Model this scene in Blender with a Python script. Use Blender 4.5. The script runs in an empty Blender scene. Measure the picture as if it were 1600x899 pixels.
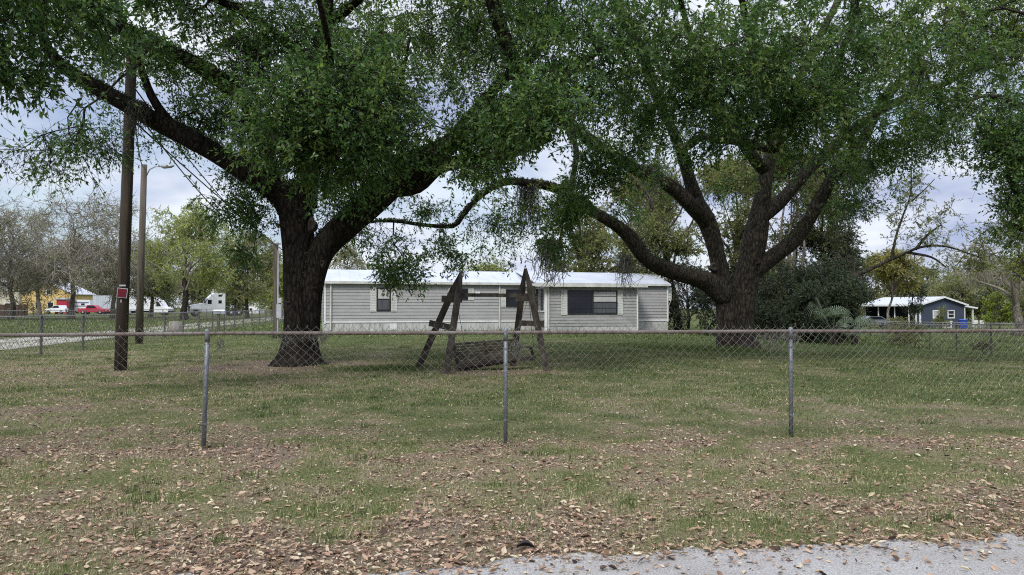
import bpy, math, random
import numpy as np

# ------------------------------------------------------------------ camera, sky, sun, exposure
S = bpy.context.scene
COL = S.collection
F_PX, EYE = 1150.0, 1.48
PITCH = math.atan((480 - 449.5) / F_PX)
cam_d = bpy.data.cameras.new('camera')
cam_d.lens = 36 * F_PX / 1600
cam_d.clip_start, cam_d.clip_end = 0.05, 5000
cam = bpy.data.objects.new('camera', cam_d)
cam.location = (0, 0, EYE)
cam.rotation_euler = (math.pi / 2 + PITCH, 0, 0)
COL.objects.link(cam)
S.camera = cam

SUN_EL, SUN_AZ = math.radians(48), math.radians(200)      # high soft sun behind thin cloud, behind the viewer's left
W = bpy.data.worlds.new('World'); S.world = W; W.use_nodes = True
wn, wl = W.node_tree.nodes, W.node_tree.links
wn.clear()
wo = wn.new('ShaderNodeOutputWorld'); bg = wn.new('ShaderNodeBackground')
sky = wn.new('ShaderNodeTexSky'); sky.sky_type = 'NISHITA'; sky.sun_disc = False
sky.sun_elevation = SUN_EL; sky.sun_rotation = SUN_AZ
sky.air_density = 1.0; sky.dust_density = 1.5
tc = wn.new('ShaderNodeTexCoord')
sep = wn.new('ShaderNodeSeparateXYZ'); wl.new(tc.outputs['Generated'], sep.inputs[0])
zz = wn.new('ShaderNodeMath'); zz.operation = 'MAXIMUM'; zz.inputs[1].default_value = 0.0
wl.new(sep.outputs['Z'], zz.inputs[0])
za = wn.new('ShaderNodeMath'); za.operation = 'ADD'; za.inputs[1].default_value = 0.22
wl.new(zz.outputs[0], za.inputs[0])
dx = wn.new('ShaderNodeMath'); dx.operation = 'DIVIDE'; wl.new(sep.outputs['X'], dx.inputs[0]); wl.new(za.outputs[0], dx.inputs[1])
dy = wn.new('ShaderNodeMath'); dy.operation = 'DIVIDE'; wl.new(sep.outputs['Y'], dy.inputs[0]); wl.new(za.outputs[0], dy.inputs[1])
cmb = wn.new('ShaderNodeCombineXYZ'); wl.new(dx.outputs[0], cmb.inputs[0]); wl.new(dy.outputs[0], cmb.inputs[1])
cmb.inputs[2].default_value = 3.7
cl = wn.new('ShaderNodeTexNoise'); cl.inputs['Scale'].default_value = 0.85; cl.inputs['Detail'].default_value = 7
cl.inputs['Roughness'].default_value = 0.55; cl.inputs['Distortion'].default_value = 0.35
wl.new(cmb.outputs[0], cl.inputs['Vector'])
cr = wn.new('ShaderNodeValToRGB'); cr.color_ramp.elements[0].position = 0.32; cr.color_ramp.elements[1].position = 0.52
cr.color_ramp.elements[0].color = (0.30, 0.30, 0.30, 1); cr.color_ramp.elements[1].color = (1, 1, 1, 1)
wl.new(cl.outputs['Fac'], cr.inputs[0])
cl2 = wn.new('ShaderNodeTexNoise'); cl2.inputs['Scale'].default_value = 2.1; cl2.inputs['Detail'].default_value = 6
wl.new(cmb.outputs[0], cl2.inputs['Vector'])
cc = wn.new('ShaderNodeValToRGB')
cc.color_ramp.elements[0].position = 0.35; cc.color_ramp.elements[0].color = (2.9, 3.4, 4.9, 1)
cc.color_ramp.elements[1].position = 0.62; cc.color_ramp.elements[1].color = (6.1, 6.4, 7.0, 1)
wl.new(cl2.outputs['Fac'], cc.inputs[0])
mx = wn.new('ShaderNodeMix'); mx.data_type = 'RGBA'
wl.new(cr.outputs['Color'], mx.inputs[0]); wl.new(sky.outputs[0], mx.inputs[6]); wl.new(cc.outputs['Color'], mx.inputs[7])
# a cloudy sky is about twice as bright overhead as near the horizon
zr = wn.new('ShaderNodeMapRange'); zr.interpolation_type = 'SMOOTHSTEP'; zr.inputs[1].default_value = 0.38; zr.inputs[2].default_value = 0.85
zr.inputs[3].default_value = 1.0; zr.inputs[4].default_value = 2.2; wl.new(sep.outputs['Z'], zr.inputs[0])
vs = wn.new('ShaderNodeVectorMath'); vs.operation = 'SCALE'; wl.new(mx.outputs[2], vs.inputs[0]); wl.new(zr.outputs[0], vs.inputs['Scale'])
wl.new(vs.outputs[0], bg.inputs['Color'])
bg.inputs['Strength'].default_value = 0.085
wl.new(bg.outputs[0], wo.inputs[0])

sd = bpy.data.lights.new('sun', 'SUN'); sd.energy = 1.5; sd.angle = math.radians(14); sd.color = (1, 0.96, 0.9)
sun = bpy.data.objects.new('sun', sd); COL.objects.link(sun)
# direction the light comes from: azimuth measured as the sky texture does (0 = +Y, clockwise)
sx, sy, sz = math.sin(SUN_AZ) * math.cos(SUN_EL), math.cos(SUN_AZ) * math.cos(SUN_EL), math.sin(SUN_EL)
from mathutils import Vector, Matrix
sun.rotation_euler = Vector((sx, sy, sz)).to_track_quat('Z', 'Y').to_euler()
S.view_settings.view_transform = 'Standard'; S.view_settings.look = 'None'
S.view_settings.gamma = 1; S.view_settings.exposure = 0.85
S.cycles.use_denoising = False
S.cycles.filter_width = 1.1
S.cycles.sample_clamp_indirect = 4
S.cycles.max_bounces = 6; S.cycles.transparent_max_bounces = 6
S.cycles.diffuse_bounces = 3; S.cycles.glossy_bounces = 2; S.cycles.transmission_bounces = 4
S.cycles.caustics_reflective = False; S.cycles.caustics_refractive = False

# ------------------------------------------------------------------ helpers
def P(px, py, Y):
    """the world point seen at photograph pixel (px, py) at distance Y in front of the viewer"""
    u, v = (px - 800) / F_PX, (449.5 - py) / F_PX
    c, s = math.cos(PITCH), math.sin(PITCH)
    d = np.array([u, c - v * s, s + v * c])
    return np.array([0, 0, EYE]) + d * (Y / d[1])

def sstep(a, b, x):
    t = np.clip((np.asarray(x, float) - a) / (b - a), 0, 1)
    return t * t * (3 - 2 * t)

def vnoise(x, y, seed=0):
    """smooth 2-D value noise 0..1"""
    x = np.asarray(x, float); y = np.asarray(y, float)
    xi, yi = np.floor(x).astype(np.int64), np.floor(y).astype(np.int64)
    fx, fy = x - xi, y - yi
    fx, fy = fx * fx * (3 - 2 * fx), fy * fy * (3 - 2 * fy)
    def h(a, b):
        n = (a * 374761393 + b * 668265263 + seed * 974634777) & 0xffffffff
        n = ((n ^ (n >> 13)) * 1274126177) & 0xffffffff
        return ((n ^ (n >> 16)) & 0xffff) / 65535.0
    return (h(xi, yi) * (1 - fx) + h(xi + 1, yi) * fx) * (1 - fy) + (h(xi, yi + 1) * (1 - fx) + h(xi + 1, yi + 1) * fx) * fy

def fbm(x, y, seed=0, o=4):
    r, a, t = 0, 0.5, 0
    for k in range(o):
        r = r + a * vnoise(np.asarray(x) * 2 ** k, np.asarray(y) * 2 ** k, seed + k); t += a; a *= 0.5
    return r / t

def gz(x, y):
    """height of the ground"""
    x = np.asarray(x, float); y = np.asarray(y, float)
    s = sstep(8, 40, y)
    z = -1.4 * (1 - np.exp(-np.maximum(0, x - 4) / 28.0)) * s
    z = z + 0.05 * (fbm(x * 0.25, y * 0.25, 5, 3) - 0.5) * sstep(7, 14, y)
    z = z + 0.035 * (fbm(x * 1.2, y * 1.2, 9, 2) - 0.5)
    return z

def nrm(a):
    return a / np.maximum(np.linalg.norm(a, axis=-1, keepdims=True), 1e-9)

class Geo:
    def __init__(s): s.V = []; s.F = {3: [], 4: []}; s.A = []; s.n = 0
    def add(s, V, F, a=0.0):
        V = np.asarray(V, float).reshape(-1, 3); F = np.asarray(F, np.int64)
        if not len(V) or not len(F): return s
        s.V.append(V); s.F[F.shape[1]].append(F + s.n)
        s.A.append(np.broadcast_to(np.asarray(a, float), (len(V),)).copy()); s.n += len(V)
        return s
    def box(s, c, size, rz=0.0, M=None, a=0.0):
        h = np.array(size) / 2.0
        v = np.array([[x, y, z] for z in (-1, 1) for y in (-1, 1) for x in (-1, 1)], float) * h
        if M is not None: v = v @ np.asarray(M).T
        elif rz:
            cs, sn = math.cos(rz), math.sin(rz)
            v = np.c_[v[:, 0] * cs - v[:, 1] * sn, v[:, 0] * sn + v[:, 1] * cs, v[:, 2]]
        f = [[0, 2, 3, 1], [4, 5, 7, 6], [0, 1, 5, 4], [2, 6, 7, 3], [0, 4, 6, 2], [1, 3, 7, 5]]
        return s.add(v + np.array(c, float), f, a)
    def beam(s, p0, p1, w, h, up=(0, 0, 1), a=0.0, ext=0.0):
        """box from p0 to p1, w across, h along 'up'"""
        p0, p1 = np.array(p0, float), np.array(p1, float)
        d = p1 - p0; L = np.linalg.norm(d); d = d / L
        x = nrm(np.cross(d, np.array(up, float))); y = np.cross(x, d)
        M = np.stack([x, y, d], axis=1)
        return s.box((p0 + p1) / 2, (w, h, L + 2 * ext), M=M, a=a)
    def prism(s, poly, y0, y1, M=None, o=(0, 0, 0), a=0.0):
        """poly in (x,z), extruded along y, then placed by matrix M and origin o (fan caps; convex or mild shapes)"""
        poly = np.array(poly, float); n = len(poly)
        v = np.r_[np.c_[poly[:, 0], np.full(n, y0), poly[:, 1]], np.c_[poly[:, 0], np.full(n, y1), poly[:, 1]]]
        c0, c1 = v[:n].mean(0), v[n:].mean(0)
        v = np.r_[v, [c0], [c1]]
        if M is not None: v = v @ np.asarray(M).T
        v = v + np.array(o, float)
        i = np.arange(n); j = (i + 1) % n
        off = s.n
        s.add(v, np.c_[i, i + n, j + n, j], a)
        s.F[3].append(np.c_[np.full(n, 2 * n), i, j] + off); s.F[3].append(np.c_[np.full(n, 2 * n + 1), j + n, i + n] + off)
        return s
    def tube(s, pts, rad, k=8, cap=True, noise=None, a=0.0):
        pts = np.array(pts, float); n = len(pts); rad = np.broadcast_to(np.asarray(rad, float), (n,))
        t = nrm(np.gradient(pts, axis=0))
        ref = np.array([0, 0, 1.0]) if abs(t[0][2]) < 0.9 else np.array([1.0, 0, 0])
        xs = []; x = nrm(np.cross(t[0], ref))
        for i in range(n):
            x = nrm(x - t[i] * np.dot(x, t[i])); xs.append(x)
        xs = np.array(xs); ys = np.cross(t, xs)
        th = np.arange(k) / k * 2 * math.pi
        R = rad[:, None] * np.ones((1, k))
        if noise is not None: R = R * noise(np.arange(n)[:, None], th[None, :])
        v = pts[:, None] + R[..., None] * (np.cos(th)[None, :, None] * xs[:, None] + np.sin(th)[None, :, None] * ys[:, None])
        v = v.reshape(-1, 3)
        i = np.arange(n - 1)[:, None] * k; j = np.arange(k)[None, :]; j2 = (j + 1) % k
        f = np.stack([i + j, i + j2, i + k + j2, i + k + j], -1).reshape(-1, 4)
        off = s.n
        if cap:
            v = np.r_[v, [pts[0]], [pts[-1]]]; m = n * k; q = np.arange(k); q2 = (q + 1) % k
            s.add(v, f, a)
            s.F[3].append(np.c_[np.full(k, m), q2, q] + off)
            s.F[3].append(np.c_[np.full(k, m + 1), q + (n - 1) * k, q2 + (n - 1) * k] + off)
        else: s.add(v, f, a)
        return s
    def segs(s, P0, P1, r0, r1, k=3, a=0.0):
        """many straight tapered sticks at once"""
        P0 = np.asarray(P0, float); P1 = np.asarray(P1, float); n = len(P0)
        if n == 0: return s
        d = nrm(P1 - P0); ref = np.where(np.abs(d[:, 2:3]) < 0.9, [[0, 0, 1.0]], [[1.0, 0, 0]])
        x = nrm(np.cross(d, ref)); y = np.cross(d, x)
        th = np.arange(k) / k * 2 * math.pi
        c = np.cos(th)[None, :, None] * x[:, None] + np.sin(th)[None, :, None] * y[:, None]
        r0 = np.broadcast_to(r0, (n,)); r1 = np.broadcast_to(r1, (n,))
        v = np.concatenate([P0[:, None] + c * r0[:, None, None], P1[:, None] + c * r1[:, None, None]], 1).reshape(-1, 3)
        b = np.arange(n)[:, None] * 2 * k; q = np.arange(k)[None, :]; q2 = (q + 1) % k
        f = np.stack([b + q, b + q2, b + k + q2, b + k + q], -1).reshape(-1, 4)
        a = np.repeat(np.broadcast_to(a, (n,)), 2 * k)
        return s.add(v, f, a)
    def leaves(s, B, D, L, wr=0.4, rng=None, a=0.0, upb=0.5, bend=0.0):
        n = len(B)
        if n == 0: return s
        N = nrm(rng.normal(size=(n, 3)) + np.array([0, 0, upb * 2]))
        D = nrm(D); X = nrm(np.cross(D, N)); N = np.cross(X, D)
        L = np.broadcast_to(L, (n,))[:, None]
        v = np.stack([B, B + D * L * 0.45 + X * L * wr / 2 + N * L * bend, B + D * L, B + D * L * 0.45 - X * L * wr / 2 + N * L * bend], 1).reshape(-1, 3)
        f = np.arange(n * 4).reshape(n, 4)
        return s.add(v, f, np.repeat(np.broadcast_to(a, (n,)), 4))
    def build(s, name, mat, parent=None, smooth=False, origin=None):
        V = np.concatenate(s.V); off = np.zeros(3)
        p = parent
        if p is not None: off = np.array(world_of(p))
        elif origin is not None: off = np.array(origin, float)
        V = V - off
        f4 = np.concatenate(s.F[4]) if s.F[4] else np.zeros((0, 4), np.int64)
        f3 = np.concatenate(s.F[3]) if s.F[3] else np.zeros((0, 3), np.int64)
        me = bpy.data.meshes.new(name)
        me.vertices.add(len(V)); me.vertices.foreach_set('co', V.astype(np.float32).ravel())
        nl = len(f4) * 4 + len(f3) * 3
        me.loops.add(nl); me.loops.foreach_set('vertex_index', np.r_[f4.ravel(), f3.ravel()].astype(np.int32))
        me.polygons.add(len(f4) + len(f3))
        st = np.r_[np.arange(len(f4)) * 4, len(f4) * 4 + np.arange(len(f3)) * 3].astype(np.int32)
        me.polygons.foreach_set('loop_start', st)
        me.polygons.foreach_set('use_smooth', np.full(len(st), bool(smooth)))
        at = me.attributes.new('tint', 'FLOAT', 'POINT'); at.data.foreach_set('value', np.concatenate(s.A).astype(np.float32))
        me.update(calc_edges=True); me.validate()
        me.materials.append(mat)
        o = bpy.data.objects.new(name, me); COL.objects.link(o)
        if parent is not None: o.parent = parent
        elif origin is not None: o.location = off
        return o

def world_of(o):
    v = Vector((0, 0, 0))
    while o is not None: v = v + o.location; o = o.parent
    return v

def tag(o, label=None, cat=None, group=None, kind=None):
    if label: o['label'] = label
    if cat: o['category'] = cat
    if group: o['group'] = group
    if kind: o['kind'] = kind
    return o

def thing(name, label, cat, loc, group=None):
    o = bpy.data.objects.new(name, None); COL.objects.link(o)
    o.location = tuple(float(q) for q in loc); o.empty_display_size = 0.3
    return tag(o, label, cat, group)

def part_copy(o, name, parent, loc):
    """another part sharing o's mesh, placed at a world point"""
    c = o.copy(); c.name = name; COL.objects.link(c); c.parent = parent
    c.location = Vector([float(q) for q in loc]) - world_of(parent)
    return c

# ------------------------------------------------------------------ materials
def new_mat(name):
    m = bpy.data.materials.new(name); m.use_nodes = True
    nt = m.node_tree; nt.nodes.clear()
    out = nt.nodes.new('ShaderNodeOutputMaterial'); b = nt.nodes.new('ShaderNodeBsdfPrincipled')
    nt.links.new(b.outputs[0], out.inputs[0])
    return m, nt, b, out

def ramp(nt, fac, stops):
    r = nt.nodes.new('ShaderNodeValToRGB'); e = r.color_ramp.elements
    e[0].position, e[0].color = stops[0][0], (*stops[0][1], 1)
    e[1].position, e[1].color = stops[-1][0], (*stops[-1][1], 1)
    for p, c in stops[1:-1]:
        q = e.new(p); q.color = (*c, 1)
    nt.links.new(fac, r.inputs[0]); return r.outputs['Color']

def noise_node(nt, scale, detail=4, stretch=None, rough=0.6, dist=0.0):
    t = nt.nodes.new('ShaderNodeTexCoord'); vec = t.outputs['Object']
    if stretch:
        mp = nt.nodes.new('ShaderNodeMapping'); mp.inputs['Scale'].default_value = stretch
        nt.links.new(vec, mp.inputs[0]); vec = mp.outputs[0]
    n = nt.nodes.new('ShaderNodeTexNoise'); n.inputs['Scale'].default_value = scale
    n.inputs['Detail'].default_value = detail; n.inputs['Roughness'].default_value = rough
    n.inputs['Distortion'].default_value = dist
    nt.links.new(vec, n.inputs['Vector']); return n.outputs['Fac']

def add_bump(nt, b, fac, strength, dist):
    bp = nt.nodes.new('ShaderNodeBump'); bp.inputs['Strength'].default_value = strength; bp.inputs['Distance'].default_value = dist
    nt.links.new(fac, bp.inputs['Height']); nt.links.new(bp.outputs[0], b.inputs['Normal'])

def mix_mul(nt, c1, c2, fac=1.0):
    m = nt.nodes.new('ShaderNodeMix'); m.data_type = 'RGBA'; m.blend_type = 'MULTIPLY'; m.inputs[0].default_value = fac
    nt.links.new(c1, m.inputs[6]); nt.links.new(c2, m.inputs[7]); return m.outputs[2]

def mat(name, c1, c2=None, scale=6, rough=0.7, stretch=None, bump=0.0, bd=0.01, metal=0.0, lo=0.35, hi=0.65, detail=5, spec=0.3):
    m, nt, b, o = new_mat(name)
    b.inputs['Roughness'].default_value = rough; b.inputs['Metallic'].default_value = metal
    b.inputs['Specular IOR Level'].default_value = spec
    f = noise_node(nt, scale, detail, stretch)
    c2 = c2 or tuple(x * 0.75 for x in c1)
    nt.links.new(ramp(nt, f, [(lo, c2), (hi, c1)]), b.inputs['Base Color'])
    if bump: add_bump(nt, b, f, bump, bd)
    return m

def leaf_mat(name, stops, trans=0.35, rough=0.55, spec=0.25):
    m, nt, b, o = new_mat(name)
    at = nt.nodes.new('ShaderNodeAttribute'); at.attribute_name = 'tint'
    c = ramp(nt, at.outputs['Fac'], stops)
    nt.links.new(c, b.inputs['Base Color']); b.inputs['Roughness'].default_value = rough
    b.inputs['Specular IOR Level'].default_value = spec
    tr = nt.nodes.new('ShaderNodeBsdfTranslucent')
    g = nt.nodes.new('ShaderNodeMix'); g.data_type = 'RGBA'; g.blend_type = 'MULTIPLY'; g.inputs[0].default_value = 1
    g.inputs[7].default_value = (1.15, 1.25, 0.6, 1); nt.links.new(c, g.inputs[6]); nt.links.new(g.outputs[2], tr.inputs[0])
    ms = nt.nodes.new('ShaderNodeMixShader'); ms.inputs[0].default_value = trans
    nt.links.new(b.outputs[0], ms.inputs[1]); nt.links.new(tr.outputs[0], ms.inputs[2]); nt.links.new(ms.outputs[0], o.inputs[0])
    return m

def bark_mat(name, dark, light, sc=5.0, bump=0.8):
    m, nt, b, o = new_mat(name)
    f0 = noise_node(nt, sc * 2.2, 8, (1, 1, 0.3), 0.7, 0.8)
    t = nt.nodes.new('ShaderNodeTexCoord'); mp = nt.nodes.new('ShaderNodeMapping'); mp.inputs['Scale'].default_value = (1, 1, 0.3)
    nt.links.new(t.outputs['Object'], mp.inputs[0]); vo = nt.nodes.new('ShaderNodeTexVoronoi'); vo.feature = 'DISTANCE_TO_EDGE'; vo.inputs['Scale'].default_value = sc * 2.6
    dn = nt.nodes.new('ShaderNodeMix'); dn.data_type = 'VECTOR'; dn.inputs[0].default_value = 0.12
    nz_ = nt.nodes.new('ShaderNodeTexNoise'); nz_.inputs['Scale'].default_value = sc; nt.links.new(mp.outputs[0], nz_.inputs['Vector'])
    nt.links.new(mp.outputs[0], dn.inputs[4]); nt.links.new(nz_.outputs['Color'], dn.inputs[5]); nt.links.new(dn.outputs[1], vo.inputs['Vector'])
    q = nt.nodes.new('ShaderNodeMath'); q.operation = 'MULTIPLY_ADD'; q.inputs[1].default_value = 1.1; nt.links.new(vo.outputs['Distance'], q.inputs[0]); nt.links.new(f0, q.inputs[2])
    q2 = nt.nodes.new('ShaderNodeMath'); q2.operation = 'ADD'; q2.inputs[1].default_value = -0.12; nt.links.new(q.outputs[0], q2.inputs[0]); f1 = q2.outputs[0]
    f2 = noise_node(nt, 1.3, 4, None, 0.6)
    c = ramp(nt, f1, [(0.35, dark), (0.7, light)])
    c2 = ramp(nt, f2, [(0.35, (0.7, 0.72, 0.66)), (0.7, (1.25, 1.2, 1.15))])
    nt.links.new(mix_mul(nt, c, c2), b.inputs['Base Color']); b.inputs['Roughness'].default_value = 0.95
    b.inputs['Specular IOR Level'].default_value = 0.1
    add_bump(nt, b, f1, bump, 0.05)
    return m

M = {}
M['oak_bark'] = bark_mat('oak_bark', (0.008, 0.007, 0.006), (0.040, 0.035, 0.029))
M['oak_bark2'] = bark_mat('oak_bark_grey', (0.016, 0.014, 0.012), (0.075, 0.066, 0.056))
M['grey_bark'] = bark_mat('grey_bark', (0.09, 0.08, 0.07), (0.24, 0.215, 0.19), 3, 0.5)
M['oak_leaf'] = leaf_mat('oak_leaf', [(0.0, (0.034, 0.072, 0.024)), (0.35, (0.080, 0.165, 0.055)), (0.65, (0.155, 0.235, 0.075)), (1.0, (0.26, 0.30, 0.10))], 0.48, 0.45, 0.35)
M['olive_leaf'] = leaf_mat('olive_leaf', [(0.0, (0.10, 0.12, 0.05)), (0.5, (0.20, 0.22, 0.09)), (1.0, (0.34, 0.33, 0.14))], 0.48)
M['spring_leaf'] = leaf_mat('spring_leaf', [(0.0, (0.19, 0.22, 0.08)), (0.5, (0.33, 0.37, 0.13)), (1.0, (0.46, 0.48, 0.18))], 0.5)
M['brown_leaf'] = leaf_mat('brown_leaf', [(0.0, (0.14, 0.125, 0.09)), (0.5, (0.22, 0.21, 0.125)), (1.0, (0.27, 0.33, 0.12))], 0.3)
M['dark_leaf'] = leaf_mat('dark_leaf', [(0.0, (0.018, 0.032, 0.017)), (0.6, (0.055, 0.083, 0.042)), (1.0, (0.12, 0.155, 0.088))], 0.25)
M['yellow_leaf'] = leaf_mat('yellow_leaf', [(0.0, (0.15, 0.15, 0.055)), (0.5, (0.30, 0.275, 0.095)), (1.0, (0.46, 0.40, 0.16))], 0.48)
M['lime_leaf'] = leaf_mat('lime_leaf', [(0.0, (0.08, 0.13, 0.02)), (1.0, (0.33, 0.40, 0.05))], 0.35)
M['moss'] = leaf_mat('spanish_moss', [(0.0, (0.10, 0.10, 0.085)), (1.0, (0.27, 0.27, 0.23))], 0.2, 0.9, 0.05)
M['moss_dark'] = leaf_mat('spanish_moss_dark', [(0.0, (0.05, 0.052, 0.042)), (1.0, (0.13, 0.13, 0.105))], 0.2, 0.9, 0.05)
M['fern'] = leaf_mat('limb_fern', [(0.0, (0.015, 0.03, 0.012)), (1.0, (0.07, 0.10, 0.03))], 0.2)
M['palm'] = leaf_mat('palm_leaf', [(0.0, (0.06, 0.09, 0.055)), (1.0, (0.25, 0.30, 0.20))], 0.15, 0.4, 0.4)
M['twig'] = mat('twig_wood', (0.09, 0.075, 0.06), (0.05, 0.04, 0.033), rough=0.95)
M['grey_twig'] = mat('grey_twig_wood', (0.30, 0.27, 0.225), (0.20, 0.18, 0.155), rough=0.95)
# ------------------------------------------------------------------ trees
def catmull(pts, step=0.25):
    """pts: rows (x,y,z,r) -> smooth resampled rows"""
    p = np.array(pts, float)
    if len(p) < 2: return p
    q = np.r_[[2 * p[0] - p[1]], p, [2 * p[-1] - p[-2]]]
    out = []
    for i in range(1, len(q) - 2):
        L = np.linalg.norm(q[i + 1][:3] - q[i][:3]); n = max(2, int(L / step))
        t = (np.arange(n) / n)[:, None]
        a, b, c, d = q[i - 1], q[i], q[i + 1], q[i + 2]
        out.append(0.5 * ((2 * b) + (-a + c) * t + (2 * a - 5 * b + 4 * c - d) * t ** 2 + (-a + 3 * b - 3 * c + d) * t ** 3))
    out.append(p[-1:]); r = np.concatenate(out); r[:, 3] = np.maximum(r[:, 3], 0.004)
    return r

def limb(geo, pts, sides=12, step=0.25, seed=0, amp=0.09, flare=False):
    q = catmull(pts, step); rs = np.random.RandomState(seed)
    ph = rs.rand(8) * 6.28
    # wobble of the centre line
    s = np.arange(len(q)) * step
    w = q[:, 3:4] * 0.22
    if not flare:
        q[:, 0:1] += w * np.sin(s * 1.7 + ph[0])[:, None]; q[:, 2:3] += w * 0.7 * np.sin(s * 2.3 + ph[1])[:, None]
    def nz(i, th):
        a = amp * (np.sin(3 * th + i * 0.31 * step * 4 + ph[2]) * 0.5 + np.sin(5 * th - i * 0.22 * step * 4 + ph[3]) * 0.35 + np.sin(2 * th + i * 0.9 * step * 4 + ph[4]) * 0.4)
        if flare: a = a + np.exp(-i * step / 0.55) * (0.16 * np.sin(5 * th + ph[5]) + 0.12 * np.sin(3 * th + ph[6]))
        return 1 + a
    geo.tube(q[:, :3], q[:, 3], sides, True, nz)
    return q

def grow(sk, A, rng, step=0.45, tip=0.006, p=2.3, sag=0.12, rmax=0.14):
    """connect every attractor to the nearest wood, returns nodes, parent, radius, tip index"""
    n0 = len(sk); cap = n0 + len(A) * 14 + 10
    N = np.zeros((cap, 3)); par = np.full(cap, -1); N[:n0] = sk[:, :3]; n = n0
    R0 = sk[:, 3]
    d0 = np.array([np.min(((sk[:, :3] - a) ** 2).sum(1)) for a in A])
    tips = np.zeros(len(A), int)
    for k in np.argsort(d0):
        a = A[k]
        d2 = ((N[:n] - a) ** 2).sum(1)
        j = int(np.argmin(d2)); L = math.sqrt(d2[j]); m = min(12, max(1, int(L / step)))
        st = N[j].copy(); perp = rng.normal(size=3) * L * sag
        prev = j
        for t in range(1, m + 1):
            f = t / m
            q = st + (a - st) * f + perp * math.sin(math.pi * f) * 1.0 + np.array([0, 0, L * 0.10 * math.sin(math.pi * f)])
            if t < m: q = q + rng.normal(size=3) * step * 0.13
            N[n] = q; par[n] = prev; prev = n; n += 1
            if n >= cap - 1: break
        tips[k] = prev
    N = N[:n]; par = par[:n]
    acc = np.zeros(n); R = np.zeros(n)
    for i in range(n - 1, n0 - 1, -1):
        R[i] = min(rmax, acc[i] ** (1 / p)) if acc[i] > 0 else tip
        acc[par[i]] += R[i] ** p
    R[:n0] = R0
    return N, par, R, tips, n0

def twig_geo(geo, N, par, R, n0, kthick=5, kthin=3):
    i = np.arange(n0, len(N)); j = par[i]
    r1 = R[i]; r0 = np.minimum(R[j], R[i] * 1.35)
    big = r1 > 0.02
    d = nrm(N[i] - N[j])
    P0 = N[j] - d * r0[:, None] * 0.4
    geo.segs(P0[big], N[i][big], r0[big], r1[big], kthick)
    geo.segs(P0[~big], N[i][~big], r0[~big], r1[~big], kthin)

def sprays(lg, tg, A, O, rng, twigs=5, per=13, R=0.5, leaf=0.075, droop=0.25, tr=0.004, wr=0.4, tint=None, spread=0.75, upb=0.5, minr=0.15):
    n = len(A)
    if n == 0: return
    base = np.repeat(A, twigs, 0)
    t = nrm(np.repeat(O, twigs, 0) * 0.55 + rng.normal(size=(n * twigs, 3)) * spread + np.array([0, 0, -droop]))
    L = R * rng.uniform(0.5, 1.15, n * twigs)
    mid = base + t * L[:, None] * 0.5
    end = base + t * L[:, None] + np.array([0, 0, -1]) * (droop * 0.4 * L)[:, None]
    if tg is not None:
        tg.segs(base, mid, tr * 1.3, tr, 3); tg.segs(mid, end, tr, tr * 0.6, 3)
    if tint is None: tint = rng.uniform(0.15, 0.75, n)
    if per > 0:
        s = rng.uniform(minr, 1.0, (n * twigs, per))
        pos = base[:, None] + t[:, None] * (s * L[:, None])[..., None] - np.array([0, 0, 1]) * (droop * 0.4 * L[:, None] * s ** 2)[..., None]
        pos = pos.reshape(-1, 3)
        D = np.repeat(t, per, 0) * 0.7 + rng.normal(size=(len(pos), 3)) * 0.55
        ti = np.clip(np.repeat(tint, twigs * per) + rng.normal(size=len(pos)) * 0.17, 0, 1)
        lg.leaves(pos, D, leaf * rng.uniform(0.65, 1.25, len(pos)), wr, rng, ti, upb, 0.0)

def lobe_points(c, r, n, rng, gap=0.42, fr=0.9, seed=1):
    """points in an ellipsoid, thinned by 3-D noise so that holes open up"""
    out = []; c = np.array(c); r = np.array(r)
    ph = np.random.RandomState(seed).rand(9) * 6.28
    tries = 0
    while len(out) < n and tries < 60:
        tries += 1
        q = rng.normal(size=(n * 2, 3)) * 0.52; q = q[(q ** 2).sum(1) < 1.7]
        p = c + q * r
        f = (np.sin(p[:, 0] * fr * 1.9 + ph[0] + 1.3 * np.sin(p[:, 2] * fr * 1.1 + ph[1])) + np.sin(p[:, 1] * fr * 1.7 + ph[2] + 1.2 * np.sin(p[:, 0] * fr + ph[3])) + np.sin(p[:, 2] * fr * 2.3 + ph[4] + p[:, 0] * fr * 0.6)) / 6 + 0.5
        out += list(p[f > gap])
    return np.array(out[:n]).reshape(-1, 3)

def outward(N, par, tips, A, centre=None):
    d = nrm(N[tips] - N[np.maximum(par[tips], 0)])
    return d

def px_limb(rows):
    """rows (px, py, Y, radius in px) -> world limb rows"""
    return [(*P(a, b, Y), r * Y / F_PX) for a, b, Y, r in rows]

def ferns(geo, q, rng, dens=60, size=0.06, lo=0.03):
    """small ferns and leaves growing on the upper side of a limb"""
    d = nrm(np.gradient(q[:, :3], axis=0)); L = 0.25
    n = int(len(q) * L * dens)
    if n <= 0: return
    i = rng.randint(0, len(q), n)
    side = nrm(np.cross(d[i], [0, 0, 1.0])); up = nrm(np.cross(side, d[i]))
    th = rng.normal(size=n) * 0.8
    rr = q[i, 3] * 0.98
    o = side * np.sin(th)[:, None] + up * np.cos(th)[:, None]
    B = q[i, :3] + o * rr[:, None] + d[i] * rng.uniform(-.15, .15, n)[:, None]
    ok = vnoise(B[:, 0] * 1.1, B[:, 2] * 1.1 + B[:, 1], 3) > lo + 0.3
    geo.leaves(B[ok], (o + rng.normal(size=(n, 3)) * 0.6)[ok], size * rng.uniform(.6, 1.6, ok.sum()), 0.45, rng, rng.rand(ok.sum()), 0.2)

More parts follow.
